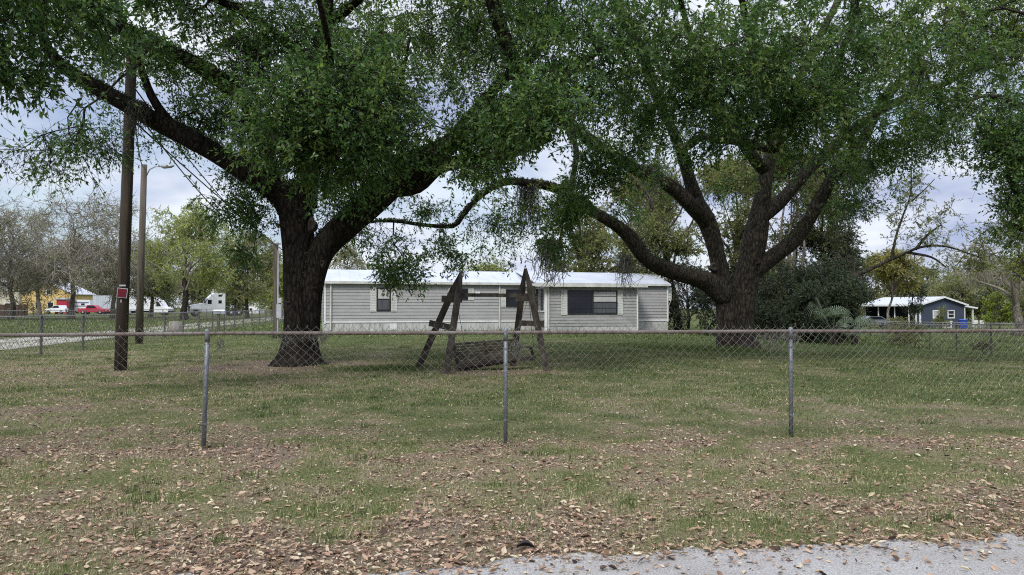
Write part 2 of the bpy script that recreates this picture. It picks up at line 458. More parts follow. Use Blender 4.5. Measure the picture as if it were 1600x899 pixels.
def crown_tree(name, label, cat, px, Y, h, cr, rng_seed, leafm, barkm, twigm, n=260, twigs=4, per=9, leaf=0.17, R=0.9, cbase=0.3,
               trunk_r=None, gap=0.42, lean=0.0, group=None, nl=9, stems=1, droop=0.2, tr=0.012, spread=0.8, tint=(0.15, 0.85), base=None, flat=0.55, x=None):
    rng = np.random.RandomState(rng_seed)
    X = (px - 800) / F_PX * Y if x is None else x
    g = float(gz(X, Y)); base_p = np.array([X, Y, g - 0.1])
    root = thing(name, label, cat, (X, Y, g), group)
    trunk_r = trunk_r or h * 0.024
    tg, bgm, lg = Geo(), Geo(), Geo()
    sk = []
    top = np.array([X + lean * h, Y, g + h * 0.72])
    for si in range(stems):
        off = rng.normal(size=2) * (0.16 * cr if stems > 1 else 0)
        pts = []
        for f in (0, 0.12, 0.35, 0.6, 0.85, 1.0):
            w = rng.normal(size=2) * h * 0.012 * (f > 0.1)
            pts.append((X + lean * h * f ** 1.3 + off[0] * f + w[0], Y + off[1] * f + w[1], base_p[2] + (h * 0.74) * f, trunk_r * (1.35 if f == 0 else (1 - f * 0.8)) / math.sqrt(stems)))
        sk.append(limb(tg, pts, 8, 0.5, rng_seed + si, 0.08))
    # limbs
    for k in range(nl):
        f = rng.uniform(max(cbase, 0.34), 0.78); az = k / nl * 6.283 + rng.uniform(-.4, .4)
        q0 = sk[k % stems]; i = int(f * (len(q0) - 1)); p0 = q0[i]
        reach = cr * rng.uniform(0.4, 0.7); rise = h * rng.uniform(0.16, 0.32)
        e = p0[:3] + np.array([math.cos(az) * reach, math.sin(az) * reach, rise])
        m1 = p0[:3] + np.array([math.cos(az) * reach * 0.4, math.sin(az) * reach * 0.4, rise * 0.62]) + rng.normal(size=3) * 0.03 * h
        r0 = p0[3] * 0.6
        sk.append(limb(bgm, [(*p0[:3], r0), (*m1, r0 * 0.65), (*e, r0 * 0.22)], 6, 0.5, rng_seed + 20 + k, 0.06))
    skn = np.concatenate(sk)
    # crown as a cluster of lobes
    cz0, cz1 = g + h * cbase, g + h
    pts = []
    nlob = 11
    for k in range(nlob):
        u = rng.uniform(0.0, 1.0); zc = cz0 + (cz1 - cz0) * (0.12 + 0.76 * u)
        wr = math.sqrt(max(0.05, 1 - (2 * u - 0.85) ** 2 * 0.85)) * cr
        az = k * 2.4 + rng.uniform(-.5, .5); rr = wr * rng.uniform(0.25, 0.72)
        c = (X + lean * h * 0.8 + math.cos(az) * rr, Y + math.sin(az) * rr, zc)
        lr = cr * rng.uniform(0.28, 0.5)
        pts.append(lobe_points(c, (lr, lr, min(lr * flat * 1.3, (cz1 - zc) * 1.0 + 0.12 * h)), n // nlob, rng, gap, 3.2 / cr, rng_seed))
    A = np.concatenate([q for q in pts if len(q)])
    A = A[A[:, 2] > g + 0.3]
    N, par, Rr, tips, n0 = grow(skn, A, rng, step=max(0.5, cr * 0.14), tip=tr * 1.4, rmax=trunk_r * 0.45)
    twig_geo(bgm, N, par, Rr, n0, 4, 3)
    cl_t = rng.uniform(tint[0], tint[1], len(A))
    sprays(lg, bgm, A, outward(N, par, tips, A), rng, twigs, per, R, leaf, droop, tr, 0.5, cl_t, spread)
    tg.build('trunk', barkm, root, True); bgm.build('branches', twigm, root)
    if lg.n: lg.build('crown', leafm, root)
    return root, A
# ------------------------------------------------------------------ ground, road, drive
def road_edge(x):
    x = np.asarray(x, float)
    return 4.25 + 0.17 * x + 0.28 * (fbm(x * 1.1, 0 * x + 3, 31, 3) - 0.5) + 0.22 * (fbm(x * 5, 0 * x + 8, 33, 4) - 0.5)

def drive_x(y): return -14.5 - 0.16 * (np.asarray(y, float) - 22.7) - 4.8

OAK1 = (-5.55, 18.9); OAK2 = (8.75, 28.6)
def dryness(x, y):
    """0 lush green, 1 bare litter"""
    x = np.asarray(x, float); y = np.asarray(y, float)
    n = fbm(x * 0.45, y * 0.45, 40, 4); n2 = fbm(x * 1.7, y * 1.7, 44, 3); n3 = fbm(x * 5.5, y * 4.5, 47, 3)
    d = 0.42 + 0.75 * (n - 0.5) + 0.8 * (n2 - 0.5) + 0.75 * (n3 - 0.5)
    d = d + 0.03 * (1 - sstep(7.3, 8.0, y)) + 0.22 * (1 - sstep(0.4, 1.6, y - road_edge(x)))
    d = d - 0.30 * sstep(22, 34, y) - 0.10 * sstep(60, 100, y)
    d = d - 0.12 * sstep(0, 6, x) * sstep(9, 14, y) - 0.11 * sstep(8, 9, y)
    d = d + 0.20 * sstep(2, 9, -x) * (1 - sstep(18, 24, y)) * 0.6
    for (ox, oy), rr in ((OAK1, 2.6), (OAK2, 2.0)):
        q = np.hypot((x - ox) * 0.8, y - oy + 0.5)
        d = d + 0.6 * (1 - sstep(rr * 0.35, rr, q))
    q = np.hypot((x + 0.3) / 1.5, (y - 16.7) / 0.7); d = d + 0.45 * (1 - sstep(0.5, 1.2, q))
    q = np.hypot(x + 3.2, (y - 17.8) / 0.8); d = d - 0.5 * (1 - sstep(0.6, 2.0, q))
    d = d + 0.35 * (1 - sstep(0.1, 0.55, np.abs(y - 7.75 - 0.05 * x))) * (n2 > 0.4)
    return np.clip(d, 0, 1)

xs = np.unique(np.concatenate([-np.geomspace(14, 1500, 60), np.linspace(-14, 14, 230), np.geomspace(14, 1500, 60)]))
ys = np.unique(np.concatenate([-np.geomspace(6, 400, 16), np.linspace(-6, 3, 19), np.linspace(3, 12, 80), np.linspace(12, 40, 130), np.geomspace(40, 1600, 60)]))
gx, gy = np.meshgrid(xs, ys)
g = Geo(); nx = len(xs)
i = (np.arange(len(ys) - 1)[:, None] * nx + np.arange(nx - 1)[None, :]).ravel()
flatn = 0.035 * (1 - sstep(0.0, 1.6, gy - road_edge(gx)))       # the verge evens out towards the road
zz_ = gz(gx, gy)
zz_ = np.where(gy < road_edge(gx) + 1.6, zz_ * sstep(0.0, 1.6, gy - road_edge(gx)), zz_)
g.add(np.c_[gx.ravel(), gy.ravel(), zz_.ravel()], np.c_[i, i + 1, i + nx + 1, i + nx], dryness(gx, gy).ravel())
def ground_z(x, y):
    z = gz(x, y); e = np.asarray(y) - road_edge(x)
    return np.where(e < 1.6, z * sstep(0.0, 1.6, e), z)

m, nt, b, o = new_mat('ground_grass')
at = nt.nodes.new('ShaderNodeAttribute'); at.attribute_name = 'tint'
f1 = noise_node(nt, 9, 8, None, 0.75); f2 = noise_node(nt, 45, 6, (1, 0.6, 1), 0.8)
ad = nt.nodes.new('ShaderNodeMath'); ad.operation = 'MULTIPLY_ADD'; ad.inputs[1].default_value = 0.9; ad.inputs[2].default_value = -0.45
nt.links.new(f1, ad.inputs[0])
a2 = nt.nodes.new('ShaderNodeMath'); a2.operation = 'ADD'; nt.links.new(at.outputs['Fac'], a2.inputs[0]); nt.links.new(ad.outputs[0], a2.inputs[1])
c = ramp(nt, a2.outputs[0], [(0.0, (0.085, 0.105, 0.04)), (0.35, (0.135, 0.14, 0.065)), (0.62, (0.20, 0.17, 0.11)), (1.0, (0.19, 0.145, 0.115))])
sp = ramp(nt, f2, [(0.33, (0.30, 0.30, 0.28)), (0.5, (0.95, 0.95, 0.95)), (0.66, (1.6, 1.5, 1.4))])
nt.links.new(mix_mul(nt, c, sp), b.inputs['Base Color']); b.inputs['Roughness'].default_value = 1.0
b.inputs['Specular IOR Level'].default_value = 0.05
add_bump(nt, b, f2, 0.7, 0.03)
tag(g.build('ground', m, None, True), kind='structure')

# road sheet
rx = np.unique(np.r_[np.linspace(-60, 60, 300), np.linspace(-8, 8, 400)]); NR = len(rx); re = road_edge(rx)
g = Geo(); nrow = 8; w_ = np.linspace(0, 7.2, nrow)
V = np.array([[x, e - w, 0.008 + 0.03 * math.sin(math.pi * w / 7.2)] for w in w_ for x, e in zip(rx, re)])
i = (np.arange(nrow - 1)[:, None] * NR + np.arange(NR - 1)[None, :]).ravel()
g.add(V, np.c_[i, i + NR, i + NR + 1, i + 1])
m, nt, b, o = new_mat('old_asphalt')
f1 = noise_node(nt, 85, 6, None, 0.85); f2 = noise_node(nt, 1.5, 7); f3 = noise_node(nt, 420, 2, None, 0.9)
c = ramp(nt, f1, [(0.32, (0.10, 0.098, 0.094)), (0.5, (0.33, 0.32, 0.305)), (0.68, (0.60, 0.585, 0.565))])
c2 = ramp(nt, f2, [(0.3, (0.82, 0.79, 0.76)), (0.6, (1.05, 1.05, 1.06))])
nt.links.new(mix_mul(nt, c, c2), b.inputs['Base Color']); b.inputs['Roughness'].default_value = 0.9
add_bump(nt, b, f1, 0.7, 0.01)
tag(g.build('road', m, None, True), kind='structure')

# sandy drive beyond the side fence, with a worn pair of tracks
yy = np.linspace(-2, 120, 160); g = Geo(); off = [-2.3, -1.7, -0.6, 0.0, 0.6, 1.7, 2.3]
V = []
for k, oo in enumerate(off):
    x = drive_x(yy) + oo + (0.35 * (fbm(yy * 0.5, yy * 0 + k, 60 + k, 3) - 0.5) if k in (0, 6) else 0)
    V.append(np.c_[x, yy, ground_z(x, yy) + 0.016])
n = len(yy); V = np.concatenate(V); i = (np.arange(len(off) - 1)[:, None] * n + np.arange(n - 1)[None, :]).ravel()
tt = np.repeat([0.2, 0.75, 0.9, 0.15, 0.9, 0.75, 0.2], n)
g.add(V, np.c_[i, i + n, i + n + 1, i + 1], tt)
m, nt, b, o = new_mat('sandy_drive')
at = nt.nodes.new('ShaderNodeAttribute'); at.attribute_name = 'tint'
f1 = noise_node(nt, 3, 6)
a2 = nt.nodes.new('ShaderNodeMath'); a2.operation = 'MULTIPLY_ADD'; a2.inputs[1].default_value = 0.6; nt.links.new(f1, a2.inputs[0])
a3 = nt.nodes.new('ShaderNodeMath'); a3.operation = 'ADD'; a3.inputs[1].default_value = -0.3
nt.links.new(at.outputs['Fac'], a2.inputs[2]); nt.links.new(a2.outputs[0], a3.inputs[0])
nt.links.new(ramp(nt, a3.outputs[0], [(0.15, (0.13, 0.13, 0.075)), (0.5, (0.25, 0.235, 0.19)), (0.9, (0.36, 0.34, 0.30))]), b.inputs['Base Color'])
b.inputs['Roughness'].default_value = 1
tag(g.build('driveway', m, None, True), kind='structure')

# ------------------------------------------------------------------ materials of built things
M['galv'] = mat('galvanised_steel', (0.22, 0.235, 0.255), (0.125, 0.132, 0.145), 40, 0.5, metal=0.35, bump=0.2, bd=0.003)
M['rail'] = mat('rusty_rail_steel', (0.19, 0.172, 0.158), (0.115, 0.078, 0.062), 2.6, 0.75, metal=0.1, bump=0.2, bd=0.003, detail=8)
M['wire'] = mat('fence_wire', (0.20, 0.19, 0.175), (0.10, 0.085, 0.075), 5, 0.6, metal=0.4)
M['far_wire'] = mat('far_fence_wire', (0.30, 0.30, 0.29), (0.22, 0.215, 0.21), 5, 0.6)
M['dark_post'] = mat('weathered_post_steel', (0.12, 0.12, 0.115), (0.07, 0.07, 0.068), 8, 0.7, metal=0.3)
M['pole'] = mat('creosote_pole', (0.085, 0.067, 0.05), (0.035, 0.028, 0.022), 5, 0.9, (2.5, 2.5, 0.15), 0.5, 0.02)
M['pole2'] = mat('weathered_pole', (0.135, 0.115, 0.09), (0.06, 0.05, 0.038), 5, 0.9, (2.5, 2.5, 0.15), 0.5, 0.02)
M['old_wood'] = mat('old_dark_wood', (0.088, 0.074, 0.058), (0.026, 0.022, 0.018), 7, 0.9, (1, 1, 0.3), 0.5, 0.01)
M['bench_wood'] = mat('bench_dark_wood', (0.14, 0.12, 0.098), (0.04, 0.034, 0.028), 9, 0.9, (0.25, 1, 1), 0.5, 0.01)
M['siding'] = mat('vinyl_siding', (0.37, 0.365, 0.36), (0.31, 0.305, 0.30), 1.2, 0.55, (1, 1, 2.5), detail=7)
M['siding_dirty'] = mat('dirty_vinyl_siding', (0.36, 0.355, 0.345), (0.26, 0.26, 0.245), 2.0, 0.6, (1, 1, 2), detail=9)
M['white'] = mat('white_trim', (0.78, 0.78, 0.77), (0.62, 0.62, 0.60), 3, 0.5, detail=8)
M['offwhite'] = mat('weathered_white', (0.62, 0.63, 0.60), (0.45, 0.46, 0.42), 2.2, 0.7, (1, 1, 0.35), detail=9)
M['skirt'] = mat('mildewed_skirting', (0.50, 0.505, 0.485), (0.30, 0.305, 0.275), 9, 0.7, (1, 1, 0.16), detail=9, lo=0.33, hi=0.56)
M['metal_roof'] = mat('white_metal_roof', (0.52, 0.55, 0.60), (0.42, 0.45, 0.50), 0.8, 0.35, detail=8)
M['seam'] = mat('roof_seam', (0.55, 0.57, 0.6), (0.45, 0.46, 0.48), 0.8, 0.4)
M['glass'] = mat('dark_window_glass', (0.010, 0.013, 0.020), (0.015, 0.018, 0.026), 1, 0.12, spec=0.35)
M['blind'] = mat('drawn_blind', (0.50, 0.50, 0.48), (0.36, 0.36, 0.35), 1.5, 0.7)
M['curtain'] = mat('dark_curtain', (0.10, 0.11, 0.12), (0.06, 0.065, 0.07), 2, 0.3, (6, 6, 0.4))
M['frame_dark'] = mat('dark_window_frame', (0.03, 0.03, 0.033), rough=0.4)
M['gutter'] = mat('fascia_trim', (0.62, 0.62, 0.58), (0.45, 0.45, 0.41), 2, 0.5)
M['blue_wall'] = mat('slate_blue_stucco', (0.052, 0.066, 0.098), (0.044, 0.056, 0.084), 2, 0.8)
M['black'] = mat('black_rubber', (0.018, 0.018, 0.02), rough=0.7)
M['shade'] = mat('painted_shade', (0.02, 0.02, 0.028), rough=0.9)
M['yellow'] = mat('yellow_wall', (0.62, 0.45, 0.18), (0.54, 0.38, 0.15), 1, 0.8)
M['cream'] = mat('cream_wall', (0.55, 0.52, 0.40), (0.46, 0.43, 0.33), 1, 0.8)
M['red'] = mat('red_paint', (0.42, 0.018, 0.05), (0.34, 0.015, 0.04), 1, 0.25, spec=0.6)
M['sign_red'] = mat('sign_red', (0.14, 0.004, 0.016), (0.07, 0.003, 0.009), 14, 0.5)
M['car_white'] = mat('white_paint', (0.74, 0.75, 0.76), (0.68, 0.69, 0.70), 1, 0.3, spec=0.6)
M['silver'] = mat('silver_paint', (0.42, 0.45, 0.50), (0.36, 0.38, 0.42), 1, 0.3, metal=0.4)
M['trailer'] = mat('trailer_panel', (0.50, 0.53, 0.57), (0.38, 0.41, 0.45), 1.5, 0.5, (8, 8, 0.3))
M['blue_bin'] = mat('blue_plastic', (0.03, 0.08, 0.42), (0.025, 0.065, 0.34), 3, 0.4)
M['brown_board'] = mat('brown_boards', (0.085, 0.045, 0.038), (0.045, 0.025, 0.022), 3, 0.9, (4, 4, 0.3))
M['stump'] = mat('grey_stump_wood', (0.30, 0.28, 0.25), (0.14, 0.125, 0.11), 6, 0.95, (2, 2, 0.3), 0.6, 0.02)
M['conduit'] = mat('grey_conduit', (0.42, 0.44, 0.47), (0.34, 0.35, 0.38), 3, 0.5)
M['cable'] = mat('black_cable', (0.03, 0.03, 0.033), rough=0.6)
M['lamp'] = mat('lamp_housing', (0.33, 0.34, 0.35), (0.26, 0.27, 0.28), 3, 0.4, metal=0.4)
M['roof_grey'] = mat('grey_shingle', (0.50, 0.52, 0.55), (0.40, 0.42, 0.45), 2.5, 0.8, (1, 1, 1))
M['teal_stripe'] = mat('blue_grey_stripe', (0.14, 0.20, 0.25), rough=0.5)

# ------------------------------------------------------------------ mobile home
HA = np.array([P(506, 517, 43.0)[0], 43.0]); HB = np.array([P(1044, 517, 49.0)[0], 49.0])
HL = float(np.linalg.norm(HB - HA)); hu = (HB - HA) / HL; hn = np.array([hu[1], -hu[0]])     # hn points to the viewer
if hn[1] > 0: hn = -hn
def hp(s, t, z): q = HA + hu * s - hn * t; return np.array([q[0], q[1], z])
def s_of(px, t=0.0):
    k = (px - 800) / F_PX; A0 = HA - hn * t
    return float((k * A0[1] - A0[0]) / (hu[0] - k * hu[1]))
def z_of(px, py, t=0.0):
    s = s_of(px, t); Y = (HA + hu * s - hn * t)[1]
    return float(P(px, py, Y)[2])
HM = np.array([[hu[0], -hn[0], 0], [hu[1], -hn[1], 0], [0, 0, 1]])      # columns: along, back, up
def hbox(g, s0, s1, t0, t1, z0, z1, a=0.0): g.box(hp((s0 + s1) / 2, (t0 + t1) / 2, (z0 + z1) / 2), (abs(s1 - s0), abs(t1 - t0), abs(z1 - z0)), M=HM, a=a)
def clap(g, s0, s1, t, z0, z1, bh=0.19, along=True, lip=0.025):
    """lapped boards: each board leans out to a lip at its foot. along=False runs front to back at s=t"""
    n = max(1, int(round((z1 - z0) / bh))); bh = (z1 - z0) / n
    for k in range(n):
        za, zb = z0 + k * bh, z0 + (k + 1) * bh
        if along: q = [hp(s0, t - lip, za), hp(s1, t - lip, za), hp(s1, t, zb), hp(s0, t, zb), hp(s0, t, za), hp(s1, t, za)]
        else: q = [hp(t - lip, s0, za), hp(t - lip, s1, za), hp(t, s1, zb), hp(t, s0, zb), hp(t, s0, za), hp(t, s1, za)]
        g.add(np.array(q), [[0, 1, 2, 3], [4, 5, 1, 0]])
home = thing('mobile_home', 'long low pale grey mobile home with white metal roof behind the wooden swing frame', 'house', (HA[0], HA[1], 0))
EZ, RZ, D = 2.95, 3.74, 4.3
sL = HL; tA = -1.9
sa0, sa1 = s_of(853, tA), s_of(995, tA)
g = Geo()
hbox(g, 0.03, sL - 0.03, 0.03, D, 0.55, EZ - 0.02)
clap(g, 0.0, sL, 0.0, 0.62, EZ - 0.03)
clap(g, 0.03, D - 0.03, 0.0, 0.62, EZ - 0.03, along=False)
# gable ends
for s in (0.03, sL - 0.03):
    g.prism([(0, EZ - 0.03), (D, EZ - 0.03), (D / 2, RZ - 0.06)], -0.02, 0.02, M=np.array([[-hn[0], hu[0], 0], [-hn[1], hu[1], 0], [0, 0, 1]]), o=hp(s, 0, 0))
g.build('wall', M['siding'], home)
g = Geo(); clap(g, 0, 1, 0, 0, 1) if False else None
# front addition
g = Geo(); hbox(g, sa0 + 0.03, sa1 - 0.03, tA + 0.03, -0.03, -0.05, EZ - 0.12)
clap(g, sa0, sa1, tA, 0.30, EZ - 0.15); clap(g, tA + 0.03, -0.03, sa0, 0.30, EZ - 0.15, along=False)
g.build('addition_wall', M['siding_dirty'], home)
g = Geo(); hbox(g, 0.02, s_of(853, 0) , -0.006, 0.02, -0.3, 0.60); hbox(g, 0.0, 0.02, 0.02, D, -0.3, 0.60); hbox(g, sa1 + 0.02, sL - 0.02, -0.006, 0.02, -0.5, 0.60)
hbox(g, sa0 + 0.01, sa1 - 0.01, tA + 0.0, tA + 0.028, -0.5, 0.29)
for k in range(int(sL / 0.4)):
    s = 0.2 + 0.4 * k
    if s < s_of(853, 0) or s > sa1 + 0.1: hbox(g, s - 0.012, s + 0.012, -0.016, -0.007, -0.3, 0.59)
g.build('skirting', M['skirt'], home)
g = Geo()      # roof: two thin slopes and standing seams
ov = 0.22
def slope(g, s0, s1, ta, za, tb, zb, th=0.05):
    g.add(np.array([hp(s0, ta, za), hp(s1, ta, za), hp(s1, tb, zb), hp(s0, tb, zb), hp(s0, ta, za + th), hp(s1, ta, za + th), hp(s1, tb, zb + th), hp(s0, tb, zb + th)]),
          [[0, 3, 2, 1], [4, 5, 6, 7], [0, 1, 5, 4], [1, 2, 6, 5], [2, 3, 7, 6], [3, 0, 4, 7]])
slope(g, -0.12, sL + 0.12, -ov, EZ, D / 2, RZ); slope(g, -0.12, sL + 0.12, D + ov, EZ, D / 2 + 0.001, RZ)
ez2, tE = z_of(920, 443.5, tA - 0.4), tA - 0.4
slope(g, s_of(836, tE), s_of(1012, tE), tE, ez2, D / 2 - 0.15, RZ + 0.03, 0.04)
for k in range(int(sL / 0.6)):
    s = 0.3 + k * 0.6
    if s_of(836, tE) - 0.1 < s < s_of(1012, tE) + 0.1: continue
    g.beam(hp(s, -ov + 0.02, EZ + 0.055), hp(s, D / 2, RZ + 0.055), 0.03, 0.03)
g.build('roof', M['metal_roof'], home)
g = Geo(); hbox(g, -0.1, s_of(836, tE), -ov - 0.03, -ov - 0.002, EZ - 0.10, EZ + 0.045); hbox(g, s_of(1012, tE), sL + 0.1, -ov - 0.03, -ov - 0.002, EZ - 0.08, EZ + 0.045)
hbox(g, s_of(836, tE), s_of(1012, tE), tE - 0.035, tE - 0.003, ez2 - 0.20, ez2 + 0.035)
hbox(g, s_of(836, tE), s_of(836, tE) + 0.03, tE, -0.3, ez2 - 0.16, ez2 - 0.002)
hbox(g, s_of(836, tE) + 0.04, s_of(1012, tE) - 0.02, tE, tA - 0.03, ez2 - 0.08, ez2 - 0.05)
g.build('fascia', M['gutter'], home)
g = Geo()    # corner posts, base trim
for s in (0.0, sL - 0.10): hbox(g, s, s + 0.10, -0.05, -0.023, 0.50, EZ - 0.05)
hbox(g, 0.1, s_of(853, 0), -0.045, -0.024, 0.56, 0.64); hbox(g, sa1 + 0.12, sL - 0.12, -0.045, -0.024, 0.55, 0.66)
hbox(g, sa1 - 0.02, sa1 + 0.07, tA - 0.045, tA + 0.02, 0.0, ez2 - 0.2); hbox(g, sa0 - 0.10, sa0 + 0.08, tA - 0.05, tA - 0.023, -0.2, ez2 - 0.2)
hbox(g, sa0 - 0.05, sa0 - 0.024, tA - 0.02, tA + 0.12, -0.2, ez2 - 0.2)
g.build('corner_trim', M['white'], home)
def downspout(s, t, z0, z1, name='downspout'):
    g = Geo(); hbox(g, s - 0.045, s + 0.045, t - 0.12, t - 0.05, z0, z1); hbox(g, s - 0.055, s + 0.055, t - 0.13, t - 0.04, z1 - 0.4, z1 - 0.36)
    return g.build(name, M['gutter'], home)
downspout(s_of(516.5), 0, 0.12, EZ - 0.06); downspout(s_of(780), 0, 0.10, EZ - 0.06)
g = Geo(); q = [hp(s_of(857, tE), tE + 0.03, ez2 - 0.15), hp(s_of(857, tE), tE + 0.1, ez2 - 0.3), hp(sa0 + 0.16, tA - 0.08, ez2 - 0.55), hp(sa0 + 0.16, tA - 0.08, 0.15)]
g.tube(q, 0.045, 6); g.build('downspout', M['gutter'], home)
g = Geo()      # bent corner flashing at the far right end
g.tube([hp(sL + 0.06, 0.1, EZ - 0.1), hp(sL + 0.30, 0.1, EZ - 0.2), hp(sL + 0.30, 0.1, EZ - 1.0), hp(sL + 0.12, 0.1, EZ - 1.35), hp(sL + 0.04, 0.1, 0.3)], 0.025, 5)
clap(g, sL + 0.0, sL + 0.27, 0.12, EZ - 1.05, EZ - 0.15)
g.build('corner_flashing', M['offwhite'], home)
def window(px0, px1, py0, py1, shut, t=0.0, blind=0.5, cols=1, mull=True, slats=0):
    s0, s1 = s_of(px0, t), s_of(px1, t); pm = (px0 + px1) / 2
    z1, z0 = z_of(pm, py0, t), z_of(pm, py1, t)
    fr = Geo(); w = 0.06
    for a, b_, c_, d_ in ((s0, s1, z1 - w, z1), (s0, s1, z0, z0 + w), (s0, s0 + w, z0 + w, z1 - w), (s1 - w, s1, z0 + w, z1 - w)): hbox(fr, a, b_, t - 0.07, t - 0.023, c_, d_)
    zm = (z0 + z1) / 2
    if mull: hbox(fr, s0 + w, s1 - w, t - 0.065, t - 0.025, zm - 0.025, zm + 0.025)
    for k in range(1, cols): sm = s0 + (s1 - s0) * k / cols; hbox(fr, sm - 0.05, sm + 0.05, t - 0.068, t - 0.026, z0 + w, z1 - w)
    for k in range(slats):
        zz = z0 + (z1 - z0) * (k + 1) / (slats + 1)
        if abs(zz - zm) > 0.1: hbox(fr, s0 + w, s1 - w, t - 0.06, t - 0.028, zz - 0.015, zz + 0.015)
    wd = fr.build('window', M['frame_dark'], home)
    gl = Geo(); hbox(gl, s0 + w, s1 - w, t - 0.04, t - 0.031, z0 + w, z1 - w); gl.build('pane', M['glass'], wd)
    if blind == 'half':
        bl = Geo(); hbox(bl, s0 + w + 0.02, s1 - w - 0.02, t - 0.048, t - 0.042, zm + 0.03, z1 - w - 0.02); bl.build('blind', M['blind'], wd)
        bl = Geo(); hbox(bl, s0 + w + 0.02, s1 - w - 0.02, t - 0.048, t - 0.042, z0 + w + 0.02, zm - 0.03); bl.build('curtain', M['curtain'], wd)
    if blind == 'right':
        sm = (s0 + s1) / 2
        bl = Geo(); hbox(bl, sm + 0.07, s1 - w - 0.02, t - 0.048, t - 0.042, zm + 0.03, z1 - w - 0.02); bl.build('blind', M['blind'], wd)
        bl = Geo(); hbox(bl, sm + 0.07, s1 - w - 0.02, t - 0.048, t - 0.042, z0 + w + 0.02, zm - 0.03); bl.build('curtain', M['curtain'], wd)
    for a, b_ in shut:
        sg = Geo(); x0, x1 = s_of(a, t), s_of(b_, t)
        hbox(sg, x0, x1, t - 0.055, t - 0.024, z0 - 0.04, z1 + 0.04)
        for k in range(14):
            zz = z0 + (z1 - z0) * (k + 0.5) / 14; hbox(sg, x0 + 0.05, x1 - 0.05, t - 0.066, t - 0.057, zz - 0.02, zz + 0.02)
        sg.build('shutter', M['offwhite'], home)
    return wd
window(588.5, 610.5, 449.5, 486, [(578.5, 588), (611, 620)], blind='half')
window(710.5, 731, 451.5, 468.5, [(700.5, 710), (731.5, 740)], blind=None, mull=False)
window(790.5, 811, 452.5, 479.5, [(782, 790), (811.5, 816)], blind=None)
window(886.5, 964, 454, 491, [(876.5, 886), (964.5, 973)], t=tA, blind='right', cols=2, slats=3)
# narrow sash window in the left cheek of the addition
g = Geo(); g2 = Geo()
for a, b_ in ((-0.62, -0.10), (-1.62, -1.0)):
    hbox(g, sa0 - 0.055, sa0 - 0.024, a - 0.09, b_ + 0.09, 1.18, 2.70); hbox(g2, sa0 - 0.066, sa0 - 0.057, a, b_, 1.27, 2.62)
wd = g.build('window', M['white'], home); g2.build('pane', M['glass'], wd)
g = Geo(); s_ = s_of(745.5); hbox(g, s_ - 0.12, s_ + 0.16, -0.12, -0.02, 2.33, 2.42); g.build('wall_light', M['white'], home)

# ------------------------------------------------------------------ chain-link fences
def fence_mesh(g, p0, p1, z0a, z0b, h, cell, cellz, r, over=0.05, seed=0, k=3, sag=0.012, zf=None):
    """diamonds between two ground points; wires run both ways; every wire end is twisted above the rail"""
    p0, p1 = np.array(p0, float), np.array(p1, float); L = np.linalg.norm(p1 - p0); u = (p1 - p0) / L; nn = np.array([u[1], -u[0]])
    nx_, nz_ = int(L / (cell / 2)), int(round((h + over) / (cellz / 2)))
    i, j = np.meshgrid(np.arange(nx_ + 1), np.arange(nz_ + 1)); rs = np.random.RandomState(seed)
    def pt(i, j):
        s = i * cell / 2; bul = sag * np.sin(s * 1.9 + j * 0.4) + 0.02 * np.sin(s * 0.7) * np.sin(j / nz_ * math.pi)
        s2 = s + 0.012 * np.sin(s * 2.3 + j * 0.9)
        x = p0[0] + u[0] * s2 + nn[0] * (bul + 0.04 + 0.3 * r * ((i + j) % 2)); y = p0[1] + u[1] * s2 + nn[1] * (bul + 0.04)
        zb = z0a + (z0b - z0a) * s / L if zf is None else zf(x, y)
        return np.stack([x, y, zb + 0.02 + j * cellz / 2 + 0.008 * np.sin(s * 1.3)], -1)
    m1 = ((i + j) % 2 == 0) & (j < nz_)
    a = m1 & (i < nx_); b = m1 & (i > 0)
    g.segs(pt(i[a], j[a]), pt(i[a] + 1, j[a] + 1), r, r, k); g.segs(pt(i[b], j[b]), pt(i[b] - 1, j[b] + 1), r, r, k)
    tp = ((i + j) % 2 == 0) & (j == nz_)
    q = pt(i[tp], j[tp])
    if over > 0:
        d = rs.normal(size=(len(q), 3)) * 0.008 + np.array([0, 0, 0.022]); g.segs(q, q + d, r * 1.2, r, k); g.segs(q, q + d * np.array([-1, -1, 0.8]), r * 1.2, r, k)

